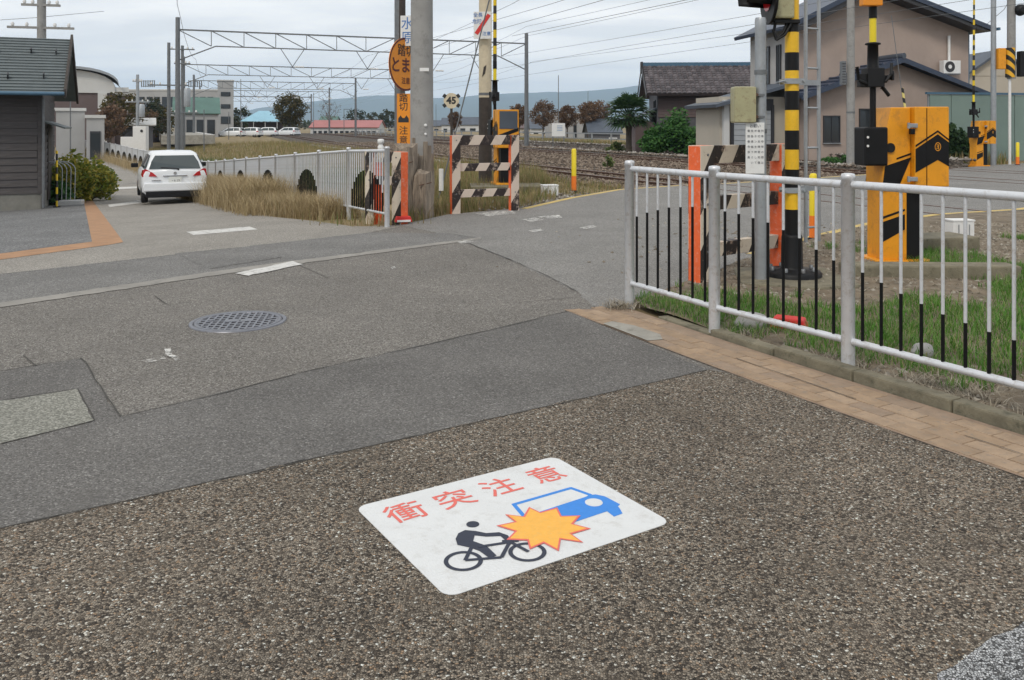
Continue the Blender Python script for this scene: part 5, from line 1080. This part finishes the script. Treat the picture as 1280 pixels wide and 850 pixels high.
# station
gw_ = [(.04 + k * .07, .09 + k * .07, .35, .75) for k in range(13)]
e, w_, h = block('station_overbridge', 140, 276, 113, 130, 140, 5, 'wall_grey', 'long grey enclosed station footbridge with a row of windows', wins=gw_, base=3.0)
for k in range(6): MB().box((w_ * (k + .5) / 6, 2.5, -2.1), (.6, 2.5, 4.3)).build('pier', 'wall_grey', e)
block('station_tower', 272, 291, 101, 170, 136, 7, 'wall_grey', 'grey lift tower at the end of the station footbridge', wins=((.2, .8, .55, .62), (.2, .8, .75, .82), (.2, .8, .3, .42)), rz=.33)
block('station_building', 218, 270, 120, 170, 118, 9, 'wall_grey', 'grey station building under a green sloping roof', 'roof_green', 2.4, wins=((.05, .2, .1, .75), (.27, .42, .1, .75), (.5, .66, .1, .75), (.74, .92, .1, .75)), base=-.3, rz=.36)
block('brick_building', 128, 176, 124, 168, 112, 8, 'wall_brown', 'brown building behind the autumn trees beside the station', 'roof_slate', 1.2, wins=((.1, .22, .45, .75), (.3, .42, .45, .75)))
block('side_shelter', 150, 188, 147, 168, 84, 4, 'wall_dark', 'low dark shelter with pale roof under the trees', 'wall_light', .7, cat='shelter', rz=.4)
for u0, u1, lb in ((177, 193, 'left'), (236, 252, 'right')):
    a = at(u0, 108, 125); b = at(u1, 101, 125); e = empty('roof_sign', (a.x, 125, a.z - .2), 0, 'lattice letter sign on the footbridge roof, %s' % ('at its end away from the lift tower' if lb == 'left' else 'above the green roof'), 'sign')
    for k in range(7): MB().box(((b.x - a.x) * k / 6, 0, .6), (.14, .05, 1.0)).build('letter_bar', 'galv_dark', e)
    for z in (.2, 1.0): MB().box(((b.x - a.x) / 2, .05, z), (b.x - a.x, .05, .07)).build('frame_rail', 'galv_dark', e)
pf = empty('platform', (*at(232, 176, 92).xy, -.3), math.atan2(TD.y, TD.x), 'concrete station platform with pale edge beyond the meadow', 'platform'); MB().box((22, 0, .35), (60, 5, .9)).build('slab', 'concrete', pf); MB().box((22, -2.3, .83), (60, .4, .06)).build('edge', 'wall_light', pf)
for k in range(9): MB().box((-4 + k * 4, 1.6, 1.4), (.12, .12, 1.3)).build('fence_post', 'white_paint', pf)
MB().box((12, 1.6, 1.9), (34, .06, .08)).build('fence_rail', 'white_paint', pf); MB().box((12, 1.6, 1.4), (34, .06, .08)).build('fence_rail', 'white_paint', pf)
cb_ = empty('meter_cabinet', (*at(176, 165, 72).xy, -1.0), 0, 'white meter cabinet standing beyond the far lane fence', 'cabinet'); MB().box((0, 0, 1.1), (1.1, .6, 2.6)).build('case', 'white_paint', cb_, bevel=.03); MB().box((-1.1, .1, .7), (1.1, .5, 1.6)).build('side_case', 'white_paint', cb_, bevel=.03); MB().lathe([(.12, -.33), (.12, -.3)], (.2, 0, 2.0), n=12, axis='Y').build('meter', 'trim_dark', cb_)
# tent, red hall, far houses
a = at(302, 160, 150); b = at(346, 160, 150); e = empty('market_tent', (a.x, 150, -1), 0, 'pale blue tent roof beyond the parked cars', 'tent'); w_ = b.x - a.x
m = MB(); m.add([(-.4, 0, 3.2), (w_ + .4, 0, 3.2), (w_ + .4, 6, 3.2), (-.4, 6, 3.2), (w_ * .35, 3, 5.1), (w_ * .62, 3, 5.1)], [(0, 1, 5, 4), (1, 2, 5), (2, 3, 4, 5), (3, 0, 4), (0, 3, 2, 1)]); m.build('canopy', 'tent_blue', e)
for x in (0, w_ * .33, w_ * .66, w_): MB().tube((x, .2, 0), (x, .2, 3.2), .06, n=6).build('pole', 'white_paint', e)
MB().box((w_ / 2, 4, 1.6), (w_, .1, 3.0)).build('rear_wall', 'wall_brown', e)
block('red_roofed_hall', 388, 472, 150, 168, 165, 9, 'wall_light', 'long low hall with bright red roof beyond the tracks', 'roof_red', 1.4, wins=tuple((.04 + k * .08, .09 + k * .08, .3, .7) for k in range(12)))
for u0, u1, vt, y, wl, rf_, lb, rh in ((398, 418, 145, 210, 'wall_grey', 'roof_green', 'green roofed house behind the red roofed hall', 1.8), (552, 572, 147, 190, 'wall_light', 'roof_slate', 'white house with slate roof near the speed sign', 1.6), (572, 600, 146, 205, 'wall_light', 'roof_slate', 'pale house with wide slate roof behind the speed sign', 1.9), (532, 552, 150, 230, 'wall_beige', 'roof_slate', 'small beige house beside the concrete pole', 1.6),
        (640, 664, 149, 165, 'wall_beige', 'wall_brown', 'beige house with brown roof behind the gate machine with the dark panel', 1.7), (664, 690, 150, 150, 'wall_light', 'roof_slate', 'pale house behind the reddish trees', 1.5), (484, 500, 151, 230, 'wall_light', 'roof_slate', 'tiny far house near the sign pole', 1.5), (430, 462, 149, 260, 'wall_beige', 'roof_slate', 'far house above the red roofed hall', 2)):
    block('house', u0, u1, vt, 168, y, 8, wl, lb, rf_, rh, 'house', ((.12, .34, .35, .7), (.55, .8, .35, .7)))
block('warehouse', 686, 742, 143, 172, 105, 12, 'wall_grey', 'grey corrugated warehouse wall behind the noticeboard', wins=((.55, .62, .0, .7), (.8, .9, .1, .6)), cat='warehouse')
block('dark_house', 738, 775, 148, 172, 92, 7, 'wall_dark', 'dark house with two white doors near the palm', 'roof_slate', 1.5, 'house', ((.12, .3, .05, .6), (.62, .9, .05, .7)), win_mat='white_paint')
block('grey_house', 1208, 1290, 62, 205, 52, 8, 'wall_beige', 'brown grey house with tiled gable next to the tan house', 'roof_slate', 1.6, 'house', ((.2, .35, .2, .5),), axis='y')
block('house', 1130, 1200, 90, 205, 62, 8, 'wall_grey', 'grey house largely hidden behind the tan house', 'roof_slate', 1.8, 'house', ((.2, .4, .3, .6),))
nbd = empty('noticeboard', (*at(698, 182, 62).xy, -.1), 0, 'white noticeboard on two legs beyond the far track', 'noticeboard'); MB().box((0, 0, 1.25), (.95, .06, .95)).build('panel', 'white_paint', nbd); MB().box((.1, -.035, 1.35), (.5, .01, .5)).build('poster', 'plate_white', nbd); [MB().box((.1, -.042, 1.2 + k * .11), (.38, .004, .03)).build('text_line', 'sign_blue', nbd) for k in range(4)]
for x in (-.4, .4): MB().box((x, .04, .4), (.07, .07, 1.3)).build('leg', 'galv_dark', nbd)
# grey railing along far side of the railway
rl = empty('far_railing', (*tp(60, 30), 0), math.atan2(TD.y, TD.x), 'low grey railing along the far edge of the railway', 'railing')
for k in range(34): MB().box((-20 + k * 3, 0, .4), (.1, .1, 1.0)).build('post', 'galv', rl)
MB().box((30, 0, .85), (100, .06, .08)).build('rail', 'galv', rl); MB().box((30, 0, .45), (100, .06, .08)).build('rail', 'galv', rl)
tk = empty('white_tank', (*at(476, 183, 48).xy, -.1), 0, 'small white cylindrical relay case beside the rails', 'relay case'); tk.scale = (.62, .62, .8); MB().lathe([(.28, 0), (.28, .5), (.2, .55), (.2, .65), (.3, .7), (.3, .95), (.2, 1.0)], n=14).build('case', 'white_paint', tk); MB().lathe([(.31, .2), (.31, .26)], n=14).build('band', 'galv', tk)
tr2 = empty('cable_trough', (*tp(46, 10.2), -.1), math.atan2(TD.y, TD.x), 'pale concrete cable trough running beside the near rail', 'trough')
for k in range(16): MB().box((-14 + k * 2.0, 0, .02), (1.97, .4, .3)).build('trough_lid', 'concrete', tr2)
# ================================================================== VEGETATION
def leafcloud(mb_v, mb_f, c, rad, n, size, flat=.75, shell=.5):
    for _ in range(n):
        d = Vector((random.gauss(0, 1), random.gauss(0, 1), random.gauss(0, 1))).normalized() * (shell + (1 - shell) * random.random()) 
        p = Vector(c) + Vector((d.x * rad[0], d.y * rad[1], d.z * rad[2])); a = Vector((random.gauss(0, 1), random.gauss(0, 1), random.gauss(0, .7))).normalized(); b = a.orthogonal().normalized(); b = (b + a.cross(b) * random.uniform(-1, 1)).normalized()
        s = size * random.uniform(.5, 1.2); k = len(mb_v); mb_v += [p - a * s, p + b * s * .45, p + a * s, p - b * s * .45]; mb_f.append((k, k + 1, k + 2, k + 3))
def tree(name, loc, h, cr, leaf, label, n=900, size=.2, trunk_f=.35, lumps=14, group=None, squash=.8, cat='tree', sparse=False):
    e = empty(name, loc, random.uniform(0, 6), label, cat, group); m = MB(); th = h * trunk_f; r = max(.05, h * .026)
    top = Vector((random.uniform(-.05, .05) * h, random.uniform(-.05, .05) * h, h * .72)); m.tube((0, 0, -.6), (0, 0, th), r, r * .75, n=8); m.tube((0, 0, th), top, r * .75, r * .25, n=7)
    V_ = []; F_ = []; cz = (th + h) / 2 + .04 * h; rz_ = (h - th) / 2 * 1.02
    for k in range(lumps):
        t = k * 2.39996; q = (k + .5) / lumps; zz = (q * 2 - 1); rr = math.sqrt(max(.05, 1 - zz * zz)) * random.uniform(.5, .85)
        c = Vector((math.cos(t) * rr * cr, math.sin(t) * rr * cr, cz + zz * rz_ * .78)); m.tube((0, 0, lerp(th * .8, h * .6, q)), c, r * .35, r * .08, n=5)
        lr = cr * random.uniform(.28, .46); leafcloud(V_, F_, c, (lr, lr, lr * squash), n // lumps, size, shell=.25 if not sparse else .1)
        if sparse:
            for _ in range(8): m.tube(c, c + Vector((random.gauss(0, lr), random.gauss(0, lr), abs(random.gauss(0, lr)))), r * .07, r * .03, n=4)
    m.build('trunk', 'bark', e); me = bpy.data.meshes.new('crown'); me.from_pydata(V_, [], F_); meshobj('crown', me, leaf, e); return e
def T_(u, v, y, zb=None): p = at(u, v, y); return (p.x, p.y, terr(p.x, p.y) if zb is None else zb)
tree('autumn_tree', T_(362, 165, 138), 6.6, 2.9, 'leaf_olive', 'large round olive brown autumn tree beyond the tracks', 5200, .22, .2, 26, squash=.85)
tree('bare_tree', T_(411, 165, 175), 6.3, 2.3, 'leaf_rust', 'thin almost bare tree behind the red roofed hall', 260, .16, .3, 16, sparse=True)
for u, y, h, cr, lf_, lb in ((152, 84, 5.6, 2.2, 'leaf_olive', 'olive autumn tree beside the arched hall'), (168, 88, 4.8, 1.9, 'leaf_rust', 'rusty tree behind the meter cabinet'), (138, 80, 4.2, 1.6, 'leaf_rust', 'small rust coloured tree in front of the arched hall'), (186, 92, 5.2, 2.0, 'leaf_dark', 'dark tree close to the gantry mast'), (202, 96, 4.4, 1.7, 'leaf_olive', 'olive tree behind the gantry mast')):
    tree('street_tree', T_(u, 168, y), h, cr, lf_, lb, 1500, .2, .2, 16, 'trees by the station')
for u, y, h, cr, lf_, lb in ((649, 100, 3.7, 1.15, 'leaf_rust', 'reddish tree beyond the gate machine with the dark panel'), (679, 96, 3.9, 1.5, 'leaf_rust', 'reddish street tree between gate machine and noticeboard'), (709, 98, 3.5, 1.3, 'leaf_rust', 'reddish street tree behind the noticeboard'), (735, 95, 3.8, 1.3, 'leaf_rust', 'reddish street tree in front of the warehouse'), (748, 97, 3.9, 1.5, 'leaf_rust', 'broad reddish street tree between warehouse and palm'), (568, 110, 3.0, .9, 'leaf_rust', 'small rusty tree under the speed sign')):
    tree('street_tree', T_(u, 170, y), h * 1.06, cr * 1.12, lf_, lb, 3000, .13, .3, 20, 'reddish street trees beyond the tracks')
for u, y, h, cr, lb in ((300, 160, 5, 2.6, 'dark tree beside the lift tower'), (445, 240, 6, 3.2, 'dark round tree behind the hall end'), (466, 235, 5, 3, 'low dark tree near the sign pole'), (486, 225, 5.5, 3.2, 'dark tree partly behind the sign pole')):
    tree('dark_tree', T_(u, 165, y), h, cr, 'leaf_dark', lb, 900, .35, .15, 14, 'dark trees in the distance')
def bush(name, loc, rad, leaf, label, n, size, lumps=10, cat='shrub', group=None):
    e = empty(name, loc, 0, label, cat, group); V_ = []; F_ = []; m = MB()
    for k in range(lumps):
        a = random.uniform(0, 6.28); q = random.random() ** .6 * .75; c = Vector((math.cos(a) * q * rad[0], math.sin(a) * q * rad[1], rad[2] * (.25 + 1.25 * random.random() * (1 - q * .75)))); lr = random.uniform(.3, .45); m.tube((random.uniform(-.2, .2), 0, -.2), c, .035, .012, n=5)
        leafcloud(V_, F_, c, (rad[0] * lr, rad[1] * lr, rad[2] * lr * .9), n // lumps, size, shell=.45)
    me = bpy.data.meshes.new('foliage'); me.from_pydata(V_, [], F_); m.build('stems', 'bark', e); meshobj('foliage', me, leaf, e); return e
p = at(848, 186, 44.5); bush('green_shrub', (p.x, p.y, -.1), (1.75, 1.5, 1.55), 'leaf_shrub', 'big bright green shrub in front of the tiled house', 6500, .13, 26); p = at(815, 187, 44); bush('green_shrub', (p.x, p.y, -.1), (.95, .8, .75), 'leaf_shrub', 'lower green shrub beside the big shrub', 1500, .11, 10)
p = at(772, 180, 47); bush('green_shrub', (p.x, p.y, -.1), (.8, .6, .4), 'leaf_weed', 'low weedy bush under the palm', 700, .1, 8); p = at(874, 184, 42); bush('green_shrub', (p.x, p.y, -.1), (.7, .6, .8), 'leaf_shrub', 'narrow shrub beside the garage wall', 1100, .12, 9)
p = at(1192, 205, 33.4); bush('garden_shrub', (p.x, p.y, -.1), (1.0, .6, 1.25), 'leaf_palm', 'dark leafy shrub before the green screen', 3400, .16, 16); p = at(1050, 198, 33); bush('garden_shrub', (p.x, p.y, -.1), (.8, .5, .35), 'leaf_shrub', 'small shrub at the foot of the tan house', 700, .09, 7)
for k, (u, v, y, rx_, rz_, lf_, lb) in enumerate(((101, 215, 27, 1.15, 1.1, 'leaf_yellow', 'yellow green bush behind the bicycle hoops'), (84, 222, 25.4, .9, 1.15, 'leaf_yellow', 'yellowing bush against the hut side'), (114, 213, 29, .8, .8, 'leaf_weed', 'green bush at the lane edge beside the blue sign'), (74, 225, 24.6, .45, .5, 'leaf_shrub', 'dark green potted bush at the hut corner'))):
    p = at(u, v, y); bush('roadside_bush', (p.x, p.y, gz(p.x, p.y)), (rx_, rx_ * .8, rz_), lf_, lb, 5200 if k < 3 else 900, .085, 34, group='bushes beside the hut')
for u, v, y, rx_, rz_, lb in ((284, 196, 29, .55, .55, 'leafy green weed clump behind the lane fence beside the car'), (318, 194, 27, .75, .6, 'broad green weed clump behind the middle of the lane fence'), (383, 190, 26, .55, .5, 'weed clump with rusty stalks behind the lane fence'), (300, 186, 38, .9, .5, 'low weeds in the meadow beyond the fence')):
    p = at(u, v, y); bush('tall_weed', (p.x, p.y, gz(p.x, p.y) - .03), (rx_, rx_, rz_), 'leaf_weed', lb, 700, .085, 14, 'weed', 'weed clumps behind the lane fence')
# palm
p = at(786, 180, 46); pm_ = empty('palm_tree', (p.x, p.y, -.1), 0, 'fan palm with drooping dark fronds beside the tiled house', 'palm'); pm_.scale = (1.25, 1.25, 1.15); MB().lathe([(.14, -.2), (.12, 1.0), (.16, 1.5), (.1, 1.9)], n=10).build('trunk', 'bark', pm_)
for k in range(56):
    a = k * 2.4; el = R(85 - 120 * (k / 56)); L_ = random.uniform(.6, .95); d = Vector((math.cos(a) * math.cos(el), math.sin(a) * math.cos(el), math.sin(el))); c = Vector((0, 0, 1.85)) + d * L_ * .8; m = MB(); m.tube((0, 0, 1.75), c, .018, .012, n=4)
    sx = d.cross(Vector((0, 0, 1))); sx = sx.normalized() if sx.length > .05 else Vector((1, 0, 0)); up_ = sx.cross(d)
    for j in range(9):
        t = R(-80 + 20 * j); q = d * math.cos(t) + sx * math.sin(t); w2 = up_.cross(q).normalized() * .055 if up_.cross(q).length > .01 else sx * .035; tip = c + q * .62 + Vector((0, 0, -.16)); m.add([c, c + q * .3 + w2, tip, c + q * .3 - w2], [(0, 1, 2, 3)])
    m.build('frond', 'leaf_palm', pm_)
# trackside green strip and tall weeds
pts = []
for _ in range(16000):
    a = random.uniform(18, 85); t = 28 + abs(random.gauss(0, 1.6)); x, y = tp(a, t)
    if mn.noise(Vector((a * .3, t * .5, 2))) > -.15 and not inside(x, y, crossing_poly): pts.append((x, y))
blades('trackside_weeds', pts, .15, .6, .03, .5, 'meadow', 'tall green and straw weeds beyond the far track', zf=lambda x, y: -.05, seg=1, cat='weeds')
pts = []
for _ in range(5000):
    a = random.uniform(15.5, 24); t = random.gauss(8.9, 1.0); x, y = tp(a, t)
    if not inside(x, y, crossing_poly) and t < 10.7: pts.append((x, y))
blades('trackside_grass', pts, .04, .2, .006, .6, 'meadow', 'short grass beside the left gate footing', zf=lambda x, y: -.05, cat='grass')
p = at(760, 208, 30.5); bush('track_weed', (p.x, p.y, -.1), (.22, .2, .42), 'leaf_weed', 'single tall green weed growing between the rails', 160, .09, 7, 'weed')
# ================================================================== SMALL THINGS BY THE HUT
q = at(84, 240, 24.2); hx2, hy2 = q.x, q.y; bh = empty('bicycle_hoops', (hx2, hy2, gz(hx2, hy2)), R(15), 'thin pale green arched hoops on a white block beside the hut', 'rack')
MB().box((.1, 0, .06), (.62, .4, .16)).build('block', 'wall_light', bh, bevel=.02)
for k in range(4):
    x0 = -.22 + k * .1; mb = MB(); mb.path([(x0 + .1, .05 * k - .1, .1), (x0 + .12, .05 * k - .1, 1.0)] + [(x0 - .2 + .32 * math.cos(R(i * 22)), .05 * k - .1, 1.0 + .24 * math.sin(R(i * 22))) for i in range(0, 7)], .014, 6); mb.build('hoop', 'shutter', bh)
q = at(71, 244, 22.9); st_ = empty('striped_stake', (q.x, q.y, gz(q.x, q.y)), 0, 'slim yellow and black stake at the hut corner', 'stake'); MB().lathe([(.028, -.1), (.028, 1.5), (.01, 1.53)], n=10).build('stake', 'arm_stripe', st_); MB().lathe([(.09, -.02), (.09, .03)], n=12).build('foot', 'plastic_black', st_)
q = at(130, 212, 33); bs3 = empty('blue_sign', (q.x, q.y, gz(q.x, q.y)), 0, 'small blue and white sign board on the lane edge', 'sign'); MB().box((0, 0, .45), (.45, .03, .5)).build('panel', 'sign_blue', bs3); MB().box((0, -.018, .5), (.36, .004, .1)).build('white_band', 'white_paint', bs3); [MB().box((x, .02, .2), (.03, .03, .5)).build('leg', 'galv', bs3) for x in (-.18, .18)]
q = at(139, 212, 33.5); cn_ = empty('traffic_cone', (q.x, q.y, gz(q.x, q.y)), 0, 'small orange traffic cone beside the blue sign', 'cone'); MB().lathe([(.14, .03), (.03, .62)], n=14).build('cone', 'delin_orange', cn_); MB().box((0, 0, .015), (.36, .36, .03)).build('base', 'delin_orange', cn_)
# ================================================================== MOUNTAINS AND AIR
prof = [(-2500, 146), (-700, 148), (0, 147), (200, 144), (290, 141), (335, 133), (380, 128), (420, 124), (450, 119), (478, 117), (505, 120), (540, 122), (600, 119), (660, 115), (700, 114), (745, 113), (775, 109), (810, 106), (870, 104), (940, 107), (1060, 104), (1300, 108), (2200, 118), (3800, 130)]
def ridge(u):
    for a, b in zip(prof[:-1], prof[1:]):
        if u <= b[0]: f = (u - a[0]) / (b[0] - a[0]); f = f * f * (3 - 2 * f); return a[1] + (b[1] - a[1]) * f
    return 130
RY = 6000.0; vs = []; us = list(range(-2500, 3800, 18)); rows = [(.62, 0), (.7, .12), (.78, .3), (.86, .55), (.93, .8), (1, 1), (1.06, .8)]
for u in us:
    for j, (f, k) in enumerate(rows):
        x = (u - 640) / FPX * RY * f; n = mn.fractal(Vector((u * .012, j * .6, 0)), .8, 2.1, 5); hgt = (HV - ridge(u)) / FPX * RY + 1.45
        vs.append((x, RY * f, max(-4, hgt * k * (1 + .16 * n * (1 - abs(k - .5)))) - 3))
k = len(rows); fs = [(i * k + j, i * k + j + 1, (i + 1) * k + j + 1, (i + 1) * k + j) for i in range(len(us) - 1) for j in range(k - 1)]
me = bpy.data.meshes.new('mountains'); me.from_pydata(vs, [], fs); me.polygons.foreach_set('use_smooth', [True] * len(fs)); meshobj('mountains', me, 'far_hill')['kind'] = 'structure'
# far wood line as one mass
V_ = []; F_ = []
for _ in range(420):
    u = random.uniform(-200, 1500); y = random.uniform(330, 700); p = at(u, 160, y); leafcloud(V_, F_, (p.x, y, 1.6), (6, 5, random.uniform(1.8, 3.6)), 26, 1.5, shell=.3)
me = bpy.data.meshes.new('far_woods'); me.from_pydata(V_, [], F_); prop(meshobj('far_woods', me, 'leaf_dark'), 'dark line of distant woods below the mountains', 'woods', kind='stuff')
m, t, N, L, B = nodes('haze_air'); N.remove(B); pv = N.new('ShaderNodeVolumePrincipled'); pv.inputs['Color'].default_value = (.56, .76, 1, 1); pv.inputs['Density'].default_value = 1.7e-4; pv.inputs['Anisotropy'].default_value = .1; L(pv.outputs[0], N['Material Output'].inputs['Volume'])
hzm = MB().box((0, 0, 0), (14200, 14200, 340)).build('haze', m, None, (0, 0, 167)); hzm['kind'] = 'stuff'
scn.cycles.volume_bounces = 3; scn.cycles.max_bounces = 8
